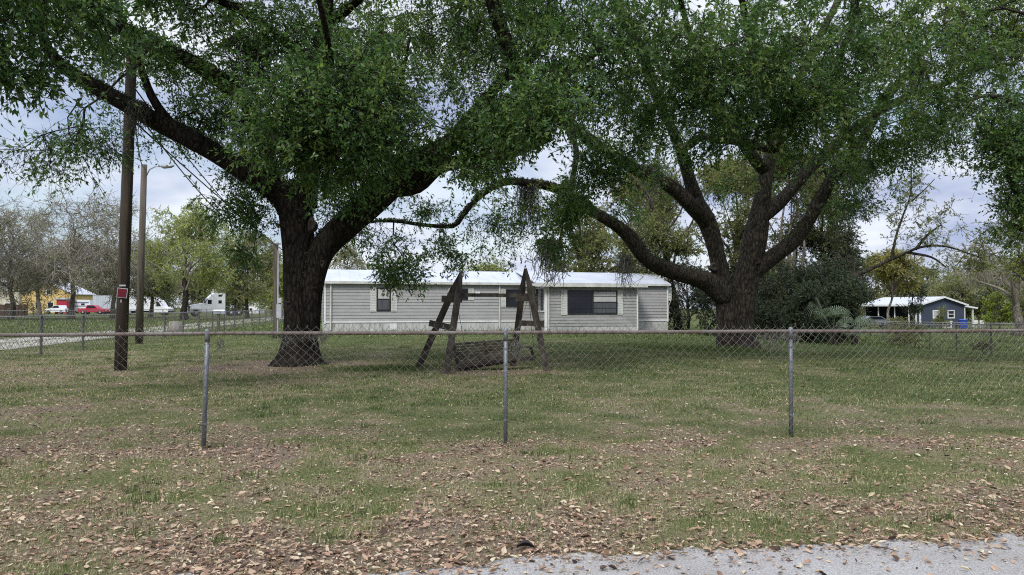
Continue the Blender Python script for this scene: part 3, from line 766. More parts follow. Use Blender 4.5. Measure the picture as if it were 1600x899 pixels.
# front fence: three posts in view plus those beyond the frame
fp = [(-2.53 * 1 - 0 + 0, 0)]
FP = [np.array([P(322, 703, 7.80)[0], 7.80]), np.array([P(790, 690, 8.06)[0], 8.06]), np.array([P(1237, 684, 8.45)[0], 8.45])]
d01, d12 = FP[1] - FP[0], FP[2] - FP[1]
FP = [FP[0] - d01 * 1.0 * k for k in (3, 2, 1)] + FP + [FP[2] + d12 * k for k in (1, 2, 3)]
fence = thing('chain_link_fence', 'rusty top rail chain-link fence crossing the lawn closest to the road', 'fence', (FP[4][0], FP[4][1], 0))
FH = 1.20
pg = Geo(); rs = np.random.RandomState(3)
for k, q in enumerate(FP):
    z = float(ground_z(q[0], q[1])); lean = (0.03, 0.0, 0.0)[k % 3] if k == 3 else rs.uniform(-.01, .01)
    g = Geo(); g.tube([(q[0] - lean, q[1], z - 0.15), (q[0] - lean * 0.3, q[1], z + FH * 0.6), (q[0], q[1], z + FH - 0.05)], 0.0235, 10)
    po = g.build('post', M['galv'], fence, True)
    g = Geo(); g.tube([(q[0], q[1], z + FH - 0.09), (q[0], q[1], z + FH - 0.02), (q[0], q[1], z + FH + 0.035), (q[0], q[1], z + FH + 0.05)], [0.0262, 0.0275, 0.026, 0.012], 10)
    g.build('post_cap', M['galv'], po, True)
    for zz in (0.25, 0.55, 0.85, 1.02):
        g = Geo(); g.tube([(q[0] - lean * .5, q[1], z + zz - 0.012), (q[0] - lean * .5, q[1], z + zz + 0.012)], 0.0255, 8); g.build('tie_band', M['galv'], po)
pts = []
for k, q in enumerate(FP):
    pts.append((q[0], q[1], float(ground_z(q[0], q[1])) + FH, 0.0205))
    if k < len(FP) - 1:
        m_ = (q + FP[k + 1]) / 2; pts.append((m_[0], m_[1], float(ground_z(m_[0], m_[1])) * 0.5 + FH - 0.006, 0.0205))
g = Geo(); q_ = catmull(pts, 0.3); g.tube(q_[:, :3], q_[:, 3], 10); g.build('top_rail', M['rail'], fence, True)
g = Geo()
for k in range(len(FP) - 1):
    fence_mesh(g, FP[k], FP[k + 1], 0, 0, FH, 0.098, 0.092, 0.0018, 0.055, k, zf=lambda x, y: np.float64(0) + ground_z(x, y) * 0.5)
g.build('chain_link_mesh', M['wire'], fence)

def far_fence(name, label, pts, h=1.15, r_post=0.035, mesh_cell=0.22, wr=0.0045, post_m='dark_post', rail_m='far_wire', skip=()):
    pts = [np.array(p, float) for p in pts]
    root = thing(name, label, 'fence', (pts[0][0], pts[0][1], float(ground_z(*pts[0]))))
    first = None
    for k, q in enumerate(pts):
        z = float(ground_z(*q))
        if first is None:
            g = Geo(); g.tube([(q[0], q[1], z - 0.1), (q[0], q[1], z + h), (q[0], q[1], z + h + 0.05)], [r_post, r_post, r_post * 0.5], 6)
            first = g.build('post', M[post_m], root); z0 = np.array([q[0], q[1], z]); w0 = world_of(root)
        else:
            c = first.copy(); COL.objects.link(c); c.parent = root; c.location = Vector([float(v) for v in (np.array([q[0], q[1], z]) - z0)])
    g = Geo(); g.tube([(q[0], q[1], float(ground_z(*q)) + h) for q in pts], 0.022, 5); g.build('top_rail', M[rail_m], root)
    g = Geo()
    for k in range(len(pts) - 1):
        fence_mesh(g, pts[k], pts[k + 1], 0, 0, h, mesh_cell, mesh_cell, wr, 0, k, 3, 0.01, zf=ground_z)
    g.build('chain_link_mesh', M['wire'], root)
    return root
sf = [(-14.5 - 0.16 * (y - 22.7), y) for y in np.arange(10.5, 75, 3.05)]
far_fence('chain_link_fence', 'silver rail chain-link fence running away beside the sandy drive past the wooden poles', sf, 1.2, 0.04)
lf = [(-39.4 - 0.02 * k, 44 + 3.05 * k) for k in range(22)]
far_fence('chain_link_fence', 'pale chain-link fence on the far side of the sandy drive before the vehicles', lf, 1.2, 0.035, 0.3)
rf_ = [(17.2, 24.0), (18.2, 28.0), (19.3, 32), (20.4, 36), (21.3, 40), (22.1, 44)]
far_fence('chain_link_fence', 'thin chain-link fence at the right edge of the lawn, nearer than the blue house', rf_, 1.2, 0.03, 0.22, 0.003)
rf2 = [(24.5 + 3.05 * k, 60 + 0.35 * k) for k in range(13)]
far_fence('chain_link_fence', 'low chain-link fence directly before the slate blue house', rf2, 1.15, 0.03, 0.3, 0.006)

# ------------------------------------------------------------------ poles, lamp, wires
def swaypole(name, label, px, pyb, Y, r0, r1, top, matn, leanx=0.0, cat='utility pole'):
    x = P(px, pyb, Y)[0]; z = float(ground_z(x, Y)); root = thing(name, label, cat, (x, Y, z))
    g = Geo(); g.tube([(x, Y, z - 0.2), (x + leanx * 0.5, Y, z + top * 0.5), (x + leanx, Y, z + top)], [r0, (r0 + r1) / 2, r1], 14)
    g.build('pole', M[matn], root, True); return root, x, z
up, ux, uz = swaypole('utility_pole', 'thick dark wooden utility pole with a red sign nailed to it', 188, 578, 17.4, 0.142, 0.118, 7.6, 'pole', 0.17)
sgx, sgz = P(191, 458, 17.2)[0], P(191, 458, 17.2)[2]
RZs = math.radians(6); cs, sn = math.cos(RZs), math.sin(RZs); SM = np.array([[cs, 0, sn], [0, 1, 0], [-sn, 0, cs]])
g = Geo(); g.box((sgx, 17.20, sgz), (0.24, 0.008, 0.225), M=SM); sg = g.build('sign', M['conduit'], up)
g = Geo(); g.box((sgx, 17.192, sgz), (0.212, 0.006, 0.197), M=SM); g.build('sign_panel', M['sign_red'], sg)
g = Geo(); g.box((sgx + 0.0, 17.21, sgz + 0.175), (0.15, 0.01, 0.035)); g.build('metal_tag', M['conduit'], up); g = Geo(); g.box((sgx - 0.03, 17.21, sgz - 0.19), (0.02, 0.01, 0.07)); g.build('metal_tag', M['conduit'], up)
lp, lx, lz = swaypole('street_lamp', 'slim wooden pole with a curved arm and street lamp head', 217, 537, 29.9, 0.145, 0.115, 7.3, 'pole2', 0.12, 'street lamp')
tx, tz = lx + 0.12, lz + 7.3
g = Geo(); g.tube([(tx + 0.1, 29.9, tz - 0.45), (tx + 0.22, 29.9, tz - 0.2), (tx + 0.45, 29.9, tz - 0.08), (tx + 0.75, 29.9, tz - 0.06)], 0.025, 8); g.build('lamp_arm', M['lamp'], lp, True)
g = Geo(); g.tube([(tx + 0.68, 29.9, tz - 0.06), (tx + 0.8, 29.9, tz - 0.08), (tx + 1.1, 29.9, tz - 0.06), (tx + 1.22, 29.9, tz - 0.04)], [0.045, 0.09, 0.075, 0.03], 10); g.build('lamp_head', M['lamp'], lp, True)
mp = thing('service_pole', 'square weathered service post with grey meter box left of the big oak trunk', 'service pole', (P(430, 520, 41.5)[0], 41.5, 0.0))
mx_ = P(430, 520, 41.5)[0]
g = Geo(); g.box((mx_, 41.5, 2.45), (0.22, 0.2, 5.1)); g.box((mx_ + 0.02, 41.5, 5.04), (0.5, 0.06, 0.06)); g.build('post', M['pole2'], mp)
g = Geo(); g.tube([(mx_ + 0.17, 41.4, 0), (mx_ + 0.17, 41.4, 4.7)], 0.045, 8); g.build('conduit', M['conduit'], mp)
g = Geo(); g.box((mx_ + 0.27, 41.32, 1.25), (0.26, 0.16, 0.75)); g.box((mx_ + 0.30, 41.3, 1.85), (0.22, 0.16, 0.28)); g.build('meter_box', M['conduit'], mp)
def wire(p0, p1, sag, r, label, cat='power line', lumps=0, name='power_line'):
    p0, p1 = np.array(p0, float), np.array(p1, float); t = np.linspace(0, 1, 30)[:, None]
    q = p0 + (p1 - p0) * t - np.array([0, 0, 1]) * sag * 4 * t * (1 - t); g = Geo(); g.tube(q, r, 5)
    rs = np.random.RandomState(5)
    for k in range(lumps):
        i = rs.randint(3, 26); c = q[i]; g.tube([c - [0.05, 0, 0], c, c + [0.05, 0.02, 0.01]], [r * 1.2, 0.03, r * 1.2], 6)
    o = g.build(name, M['cable'], None, False, p0); tag(o, label, cat); return o
wire((ux + 0.25, 17.4, uz + 6.7), (mx_, 41.5, 4.95), 0.5, 0.018, 'black cable sloping right from the dark pole to the service post, highest of three')
wire((ux + 0.25, 17.4, uz + 6.2), (mx_ - 0.2, 41.5, 4.9), 0.75, 0.018, 'lower black cable sloping right from the dark pole to the service post')
wire((ux + 0.25, 17.4, uz + 5.9), (-18.5, 75, 4.2), 0.5, 0.02, 'black cable with clumps of moss passing above the street lamp arm', lumps=7)
wire((ux + 0.25, 17.4, uz + 6.0), (tx, 29.9, tz - 0.1), 0.35, 0.016, 'short slack cable between the dark pole and the lamp pole top')
# stump and mailbox
x, y = P(274, 519, 43)[0], 43.0; z = float(ground_z(x, y))
g = Geo(); g.tube([(x, y, z - 0.05), (x, y, z + 0.2), (x + 0.02, y, z + 0.62)], [0.45, 0.37, 0.34], 14, True, lambda i, th: 1 + 0.12 * np.sin(3 * th + 1) + 0.07 * np.sin(7 * th + i))
tag(g.build('tree_stump', M['stump'], None, True, (x, y, z)), 'short grey sawn tree stump by the side fence', 'stump')
x, y = P(343, 516, 46)[0], 46.0; z = float(ground_z(x, y))
mb = thing('mailbox', 'silver mailbox on a wooden post beside the side fence', 'mailbox', (x, y, z))
g = Geo(); g.box((x - 0.06, y, z + 0.5), (0.15, 0.13, 1.1)); g.build('post', M['pole2'], mb)
g = Geo(); g.prism([(-.13, 0), (.13, 0), (.13, .18), (.08, .26), (-.08, .26), (-.13, .18)], -0.35, 0.35, M=np.array([[0, 1, 0], [1, 0, 0], [0, 0, 1.0]]) @ np.diag([1, 1, 1.0]), o=(x, y, z + 1.05)); g.build('box', M['silver'], mb)

# ------------------------------------------------------------------ swing frame and hanging bench
A_ = lambda px, py, Y: P(px, py, Y)
sw = thing('swing_stand', 'dark weathered timber double A-frame standing on the lawn before the mobile home', 'swing stand', (*A_(750, 580, 17)[:2], 0))
tl, trr = A_(721, 424, 17.2), A_(821, 421, 17.5)
feet = [A_(697, 583, 16.4), A_(653, 577, 17.9), A_(801, 572, 18.3), A_(855, 577, 17.0)]
feet = [np.array([f[0], f[1], float(ground_z(f[0], f[1])) - 0.03]) for f in feet]
def pt_on(a, b, f): return a + (b - a) * f
def leg(top, foot, dx):
    g = Geo(); g.beam(top + np.array([dx, 0, 0]), foot, 0.15, 0.10, up=(1, 0, 0)); return g.build('leg', M['old_wood'], sw)
def wleg(top, foot):
    # a plank whose upper end is cut to a long point
    d = nrm(foot - top); side = nrm(np.cross(d, [0, 1.0, 0])); th = np.array([0, 0.05, 0]); w = 0.075
    v = []
    for p_, ww in ((top - d * 0.02, 0.022), (top + d * 0.50, w), (foot, w)):
        for sgn, t_ in ((-1, -1), (1, -1), (1, 1), (-1, 1)): v.append(p_ + side * ww * sgn + th * t_)
    f = [[0, 3, 2, 1], [8, 9, 10, 11]] + [[k * 4 + j, k * 4 + (j + 1) % 4, k * 4 + 4 + (j + 1) % 4, k * 4 + 4 + j] for k in (0, 1) for j in range(4)]
    g = Geo(); g.add(np.array(v), f); return g.build('leg', M['old_wood'], sw)
wleg(tl + [0.01, -0.055, 0], feet[0]); wleg(tl + [-0.02, 0.055, -0.03], feet[1]); wleg(trr + [-0.012, 0.055, 0], feet[2]); wleg(trr + [0.012, -0.055, 0], feet[3])
def plank(a, b, h, w, name): g = Geo(); g.beam(a, b, w, h, up=(0, 0, 1)); return g.build(name, M['old_wood'], sw)
# note: crossbar from one frame to the other, two braces in each frame
plank(A_(699, 461, 17.25), A_(838, 462, 17.45), 0.085, 0.10, 'crossbar')
plank(A_(690, 467, 17.1), A_(722, 468, 17.1), 0.15, 0.06, 'brace'); plank(A_(671, 505, 17.05), A_(712, 514, 16.9), 0.14, 0.06, 'brace')
plank(A_(806, 467, 17.35), A_(841, 467, 17.3), 0.13, 0.06, 'brace'); plank(A_(812, 505, 17.4), A_(850, 506, 17.25), 0.13, 0.06, 'brace')
# bench hangs low and askew, its back towards the viewer
bn = thing('swing_bench', 'dark slatted swing bench hanging low and crooked beneath the timber frame', 'swing bench', (*A_(760, 560, 16.9)[:2], 0.3))
TL, TR = A_(705, 536, 16.65), A_(806, 529, 17.0); BL, BR = A_(713, 574, 16.95), A_(812, 561, 17.25)
g = Geo()
for k in range(8):
    f = (k + 0.5) / 8; g.beam(pt_on(TL, BL, f), pt_on(TR, BR, f), 0.02, 0.05, up=nrm(BL - TL), ext=0.0)
g.build('backrest', M['bench_wood'], bn)
for f in (0.03, 0.5, 0.97): g = Geo(); g.beam(pt_on(TL, TR, f) + [0, 0.03, 0.02], pt_on(BL, BR, f) + [0, 0.03, -0.03], 0.05, 0.04, up=(0, 1, 0)); g.build('back_stile', M['bench_wood'], bn)
FL, FR = A_(730, 577, 17.45), A_(834, 560, 17.85)
g = Geo()
for k in range(7):
    f = (k + 0.5) / 7; g.beam(pt_on(BL, FL, f), pt_on(BR, FR, f), 0.062, 0.02, up=(0, -0.2, 1))
g.build('seat', M['bench_wood'], bn)
for a, b_, fnt, s_ in ((TL, BL, FL, 0), (TR, BR, FR, 1)):
    g = Geo(); ba = pt_on(a, b_, 0.42); fa = fnt + (ba - b_) * 0.95 + np.array([0.02, 0.05, 0.0])
    g.beam(ba, fa, 0.09, 0.035, up=(0, 0, 1), ext=0.04); g.beam(fa - (fa - ba) * 0.12, fnt, 0.06, 0.05, up=(0, 1, 0)); g.build('armrest', M['bench_wood'], bn)
for a, b_ in ((BL, FL), (BR, FR)): g = Geo(); g.beam(a, b_, 0.05, 0.09, ext=0.06); g.build('seat_rail', M['bench_wood'], bn)
def chain(a, b_):
    g = Geo(); a, b_ = np.array(a), np.array(b_); n = max(4, int(np.linalg.norm(b_ - a) / 0.05))
    t = np.linspace(0, 1, n); q = a + (b_ - a) * t[:, None]; g.segs(q[:-1], q[1:], 0.006, 0.006, 4); return g.build('chain', M['dark_post'], bn)
cb0, cb1 = A_(712, 463, 17.28), A_(826, 463, 17.43)
chain(cb0, TL); chain(cb0, FL + [0, 0, 0.25]); chain(cb1, TR); chain(cb1, FR + [0, 0, 0.25])
# ------------------------------------------------------------------ blue house on the right
C0 = np.array([P(1438, 512, 95)[0], 95.0]); gd = np.array([0.94, 0.34]); ld = np.array([-0.34, 0.94]); GZ = float(gz(*C0)); GW, LL = 7.9, 9.0
def bp(a, b_, z): q = C0 + gd * a + ld * b_; return np.array([q[0], q[1], z])
BM = np.array([[gd[0], ld[0], 0], [gd[1], ld[1], 0], [0, 0, 1]])
def bbox(g, a0, a1, b0, b1, z0, z1): g.box(bp((a0 + a1) / 2, (b0 + b1) / 2, (z0 + z1) / 2), (abs(a1 - a0), abs(b1 - b0), abs(z1 - z0)), M=BM)
bh = thing('blue_house', 'single storey slate blue house with white trimmed gable and pale roof', 'house', (*C0, GZ))
E2, R2 = 1.75, 2.72
g = Geo(); bbox(g, 0, GW, 0.0, LL * 0.12, GZ - 0.3, E2); bbox(g, GW - 3, GW, LL * .12, LL, GZ - .3, E2); bbox(g, 2.6, GW - 3, LL * 0.3, LL, GZ - 0.3, E2)
g.prism([(0, E2), (GW, E2), (GW / 2, R2 - 0.02)], 0.0, 0.1, M=BM, o=bp(0, 0, 0)); g.build('wall', M['blue_wall'], bh)
g = Geo()
def bslope(g, a0, z0, a1, z1, b0, b1, th=0.14):
    g.add(np.array([bp(a0, b0, z0), bp(a0, b1, z0), bp(a1, b1, z1), bp(a1, b0, z1), bp(a0, b0, z0 + th), bp(a0, b1, z0 + th), bp(a1, b1, z1 + th), bp(a1, b0, z1 + th)]),
          [[0, 3, 2, 1], [4, 5, 6, 7], [0, 1, 5, 4], [1, 2, 6, 5], [2, 3, 7, 6], [3, 0, 4, 7]])
bslope(g, -0.5, E2 - 0.1, GW / 2, R2, -0.3, LL + 0.5); bslope(g, GW + 0.3, E2 - 0.1, GW / 2 + 0.001, R2, -0.3, LL + 0.5)
bslope(g, GW + 0.31, E2 - 0.12, GW + 3.0, E2 - 0.45, 0.5, 6, 0.1)
g.build('roof', M['roof_grey'], bh)
g = Geo()
g.beam(bp(-0.5, -0.33, E2 - 0.04), bp(GW / 2, -0.33, R2 + 0.06), 0.05, 0.22); g.beam(bp(GW + .3, -0.33, E2 - 0.04), bp(GW / 2, -0.33, R2 + 0.06), 0.05, 0.22)
g.beam(bp(-0.53, -0.3, E2 - 0.05), bp(-0.53, LL + .5, E2 - 0.05), 0.05, 0.24); g.beam(bp(GW + 0.3, 0.47, E2 - 0.1), bp(GW + 3, 0.47, E2 - 0.42), 0.05, 0.2)
bbox(g, GW - 0.12, GW + 0.03, -0.04, 0.1, GZ, E2 - 0.1); bbox(g, -0.05, 0.12, -0.04, 0.1, GZ, E2 - 0.1); bbox(g, GW + 2.2, GW + 2.35, 0.6, 0.75, GZ, E2 - 0.3)
bbox(g, -0.04, -0.01, 0.5, 0.7, GZ, E2 - 0.1); bbox(g, -0.04, -0.01, 1.6, 1.8, GZ, E2 - 0.1)
g.build('white_trim', M['white'], bh)
g = Geo(); bbox(g, 2.5, 2.58, LL * 0.13, LL, GZ, E2 - 0.02); bbox(g, 0.0, 2.5, LL - 0.1, LL, GZ, E2 - 0.02); g.build('carport_shade_wall', M['shade'], bh)  # inner carport walls coloured near black to stand for its shade
g = Geo()
for k in (0.45, 0.75, 1.0): bbox(g, 0.0, 0.12, LL * k - 0.1, LL * k, GZ, E2 - 0.1)
g.build('carport_post', M['white'], bh)
g = Geo(); bbox(g, -0.02, 0.0, 0.85, 1.5, GZ + 0.1, E2 - 0.6); g.build('side_window', M['glass'], bh)
for a0, blind in ((2.15, True), (4.75, False)):
    g = Geo(); z0, z1 = GZ + 1.15, GZ + 2.25
    for q in ((a0, a0 + 1.25, z1 - 0.12, z1), (a0, a0 + 1.25, z0, z0 + 0.14), (a0, a0 + 0.14, z0 + .14, z1 - .12), (a0 + 1.11, a0 + 1.25, z0 + .14, z1 - .12), (a0 + .14, a0 + 1.11, z0 + 0.52, z0 + 0.6)): bbox(g, q[0], q[1], -0.06, -0.005, q[2], q[3])
    wd = g.build('window', M['white'], bh); g = Geo(); bbox(g, a0 + .13, a0 + 1.12, -0.03, -0.004, z0 + .13, z1 - .11); g.build('pane', M['blind'] if blind else M['glass'], wd)
x, y = P(1505, 514, 92)[0], 92.0; z = float(gz(x, y))
bb = thing('wheeled_bin', 'bright blue bin standing at the right end of the blue gable wall', 'bin', (x, y, z))
g = Geo(); g.tube([(x, y, z), (x, y, z + 1.0)], [0.42, 0.52], 8); g.build('body', M['blue_bin'], bb)
g = Geo(); g.tube([(x, y, z + 1.0), (x, y, z + 1.06), (x, y, z + 1.13)], [0.56, 0.56, 0.3], 8); g.build('lid', M['blue_bin'], bb)
x, y = P(1480, 512, 93.5)[0], 93.5; z = float(gz(x, y))
ac = thing('air_conditioner', 'white boxy outdoor unit below the windows of the blue house', 'air conditioner', (x, y, z))
g = Geo(); g.box((x, y, z + 0.45), (1.1, 0.5, 0.9)); g.build('casing', M['offwhite'], ac)
g = Geo(); g.tube([(x, y - 0.252, z + 0.45), (x, y - 0.262, z + 0.45)], 0.32, 12); g.build('fan_grille', M['dark_post'], ac)
for px in (1527, 1536):
    x, y = P(px, 505, 93)[0], 93.0; z = float(gz(x, y)); ch = thing('garden_chair', 'white garden chair under the porch, nearer the blue wall' if px == 1527 else 'white garden chair at the outer edge of the porch', 'chair', (x, y, z))
    g = Geo(); g.box((x, y, z + 0.42), (0.5, 0.5, 0.05)); g.build('seat', M['white'], ch)
    g = Geo(); g.box((x, y + 0.25, z + 0.72), (0.5, 0.05, 0.6)); g.build('backrest', M['white'], ch)
    for a in (-.21, .21):
        for b_ in (-.21, .21): g = Geo(); g.box((x + a, y + b_, z + 0.2), (0.05, 0.05, 0.4)); g.build('leg', M['white'], ch)

# ------------------------------------------------------------------ vehicles
def wheels(root, spots, r, w, M3, o):
    for sx_, sy_ in spots:
        c = np.array([sx_, sy_, r]); a = np.array([0, w / 2, 0])
        g = Geo(); g.tube([(c - a) @ M3.T + o, (c + a) @ M3.T + o], r, 14); wh = g.build('wheel', M['black'], root, True)
        g = Geo(); g.tube([(c - a * 1.04) @ M3.T + o, (c + a * 1.04) @ M3.T + o], r * 0.5, 10); g.build('rim', M['silver'], wh, True)
def car(name, label, cat, px, pyb, Y, yaw, body, win, L, Wd, paint, wr=0.38, wx=None, glass=True, extra=None):
    """body/win: side profiles (x forward, z up)"""
    x = P(px, pyb, Y)[0]; z = float(gz(x, Y)); o = np.array([x, Y, z]); c, s = math.cos(yaw), math.sin(yaw)
    M3 = np.array([[c, -s, 0], [s, c, 0], [0, 0, 1.0]])
    root = thing(name, label, cat, o)
    g = Geo(); g.prism(body, -Wd / 2, Wd / 2, M=M3, o=o); g.build('body', paint, root)
    g = Geo(); g.prism(win, -Wd / 2 + 0.1, Wd / 2 - 0.1, M=M3, o=o); g.build('cabin', paint, root)
    w2 = np.array(win, float); cc = w2.mean(0); w3 = cc + (w2 - cc) * np.array([0.84, 0.72])
    g = Geo(); g.prism(w3, -Wd / 2 + 0.085, Wd / 2 - 0.085, M=M3, o=o); g.build('side_window', M['glass'], root)
    xm, xM_ = w2[:, 0].min(), w2[:, 0].max()
    wx = wx or (L * 0.31, -L * 0.31)
    wheels(root, [(a, b_ * (Wd / 2 - 0.08)) for a in wx for b_ in (-1, 1)], wr, 0.24, M3, o)
    for b_ in (-1, 1):
        g = Geo(); g.box(np.array([L / 2 + 0.005, b_ * Wd * 0.36, 0.75]) @ M3.T + o, (0.04, 0.3, 0.16), M=M3); g.build('headlight', M['white'], root)
        g = Geo(); g.box(np.array([-L / 2 - 0.005, b_ * Wd * 0.38, 0.85]) @ M3.T + o, (0.04, 0.2, 0.25), M=M3); g.build('tail_light', M['red'], root)
    return root, M3, o
pk_b = [(-2.75, .45), (2.75, .45), (2.75, .95), (2.6, 1.12), (1.1, 1.2), (-.9, 1.2), (-2.75, 1.2)]
pk_w = [(1.15, 1.18), (.45, 1.82), (-.95, 1.85), (-1.25, 1.18)]
car('pickup_truck', 'crimson pickup truck parked on grass beyond the far fence', 'pickup truck', 147, 490, 148, 0.0, [(x * 1.0, z * 1.0) for x, z in pk_b], pk_w, 5.5, 1.9, M['red'])
car('pickup_truck', 'white pickup truck parked before the yellow house', 'pickup truck', 92, 488, 155, math.pi - 0.3, pk_b, pk_w, 5.5, 1.95, M['car_white'])
car('car', 'silver car half under the carport of the blue house', 'car', 1366, 506, 93, 0.1, [(-2.3, .35), (2.3, .35), (2.3, .8), (1.2, .95), (-1.9, 1.0), (-2.3, .9)], [(1.25, .93), (.5, 1.4), (-1.0, 1.43), (-1.8, .95)], 4.6, 1.8, M['silver'], 0.33)
# road tractor with a sleeper cab facing left
x = P(327, 490, 118)[0]; Y = 118.0; z = float(gz(x, Y)); o = np.array([x, Y, z]); yaw = math.pi + 0.55; c, s = math.cos(yaw), math.sin(yaw); M3 = np.array([[c, -s, 0], [s, c, 0], [0, 0, 1.0]])
tr_ = thing('truck_tractor', 'white semi truck tractor with tall sleeper cab and dark grille', 'semi truck', o)
g = Geo(); g.prism([(-2.2, .6), (1.3, .6), (1.3, 2.1), (0.75, 2.15), (0.35, 2.9), (-0.6, 3.75), (-2.2, 3.75)], -1.2, 1.2, M=M3, o=o); g.build('cab', M['car_white'], tr_)
g = Geo(); g.prism([(1.3, .7), (2.9, .7), (3.0, 1.2), (2.9, 1.75), (1.3, 2.05)], -0.95, 0.95, M=M3, o=o); g.build('hood', M['car_white'], tr_)
g = Geo(); g.box(np.array([3.0, 0, 1.2]) @ M3.T + o, (0.08, 1.5, 0.9), M=M3); g.build('grille', M['black'], tr_)
g = Geo(); g.prism([(0.79, 2.2), (0.42, 2.85), (0.46, 2.87), (0.84, 2.22)], -1.05, 1.05, M=M3, o=o); g.build('windshield', M['glass'], tr_)
for sd_ in (-1.21, 1.21):
    g = Geo(); g.box(np.array([0.15, sd_, 2.3]) @ M3.T + o, (0.6, 0.02, 0.65), M=M3); g.build('side_window', M['glass'], tr_)
    g = Geo(); g.box(np.array([-1.4, sd_, 2.3]) @ M3.T + o, (0.5, 0.02, 0.5), M=M3); g.box(np.array([-1.4, sd_, 3.3]) @ M3.T + o, (0.5, 0.02, 0.3), M=M3); g.build('sleeper_window', M['glass'], tr_)
    g = Geo(); g.box(np.array([0.9, sd_ * 1.1, 2.4]) @ M3.T + o, (0.12, 0.2, 0.55), M=M3); g.build('mirror', M['black'], tr_)
    g = Geo(); g.prism([(1.5, 1.15), (2.9, 1.15), (3.1, .7), (2.6, 1.35), (1.9, 1.35)], sd_ - 0.12, sd_ + 0.12, M=M3, o=o); g.build('fender', M['car_white'], tr_)
g = Geo(); g.box(np.array([3.15, 0, 0.55]) @ M3.T + o, (0.25, 2.4, 0.35), M=M3); g.build('bumper', M['silver'], tr_)
g = Geo(); g.box(np.array([-3.6, 0, 0.85]) @ M3.T + o, (2.9, 0.9, 0.3), M=M3); g.build('chassis', M['black'], tr_)
wheels(tr_, [(2.1, -1), (2.1, 1), (-3.2, -1), (-3.2, 1), (-4.4, -1), (-4.4, 1)], 0.5, 0.35, M3, o)
# white box truck
x = P(232, 486, 140)[0]; Y = 140.0; z = float(gz(x, Y)); o = np.array([x, Y, z]); M3 = np.eye(3)
bt = thing('box_truck', 'white box truck with sloping nose parked right of the street lamp pole', 'truck', o)
g = Geo(); g.box(o + [-1.6, 0, 2.1], (6.2, 2.3, 2.6)); g.build('cargo_box', M['car_white'], bt)
g = Geo(); g.prism([(1.55, .5), (4.2, .5), (4.3, 1.2), (3.3, 1.5), (2.5, 2.7), (1.55, 3.2)], -1.1, 1.1, o=o); g.build('cab', M['car_white'], bt)
g = Geo(); g.prism([(2.0, 1.6), (2.95, 1.6), (2.45, 2.45), (2.0, 2.6)], -1.11, 1.11, o=o); g.build('side_window', M['glass'], bt)
g = Geo(); g.box(o + [4.3, 0, 0.6], (0.2, 2.1, 0.3)); g.build('bumper', M['black'], bt)
g = Geo(); g.box(o + [-1.0, 0, 0.65], (7.0, 1.4, 0.25)); g.build('chassis', M['black'], bt)
wheels(bt, [(3.1, -.9), (3.1, .9), (-3.0, -.9), (-3.0, .9)], 0.45, 0.3, M3, o)
# pale semi-trailer behind the red pickup
x = P(172, 488, 165)[0]; Y = 165.0; z = float(gz(x, Y)); o = np.array([x, Y, z]); M3 = np.eye(3)
st_ = thing('semi_trailer', 'long pale grey cargo trailer behind the crimson pickup', 'trailer', o)
g = Geo(); g.box(o + [0, 0, 2.6], (6.5, 2.4, 2.9))
for k in range(13): g.box(o + [-3 + 0.5 * k, -1.22, 2.6], (0.06, 0.03, 2.8))
g.build('cargo_box', M['trailer'], st_)
g = Geo(); g.box(o + [0, 0, 1.0], (6.3, 1.0, 0.25)); g.build('chassis', M['black'], st_)
wheels(st_, [(-2.0, -1), (-2.0, 1), (-0.9, -1), (-0.9, 1)], 0.5, 0.35, M3, o)
# white camper with blue-grey stripes
x = P(127, 486, 170)[0]; Y = 170.0; z = float(gz(x, Y)); o = np.array([x, Y, z])
cp = thing('camper_trailer', 'white camper with blue-grey stripes behind the crimson pickup tailgate', 'camper', o)
g = Geo(); g.prism([(-2.8, .6), (2.2, .6), (2.8, 1.4), (2.5, 3.1), (-2.5, 3.2), (-2.8, 2.6)], -1.1, 1.1, o=o); g.build('body', M['car_white'], cp)
g = Geo(); g.box(o + [0, -1.11, 2.5], (4.6, 0.02, 0.28)); g.box(o + [0, -1.11, 1.7], (4.8, 0.02, 0.2)); g.build('stripe', M['teal_stripe'], cp)
g = Geo(); g.box(o + [1.0, -1.12, 2.1], (0.8, 0.02, 0.4)); g.build('window', M['glass'], cp)
wheels(cp, [(-.4, -.95), (-.4, .95)], 0.38, 0.25, M3, o)

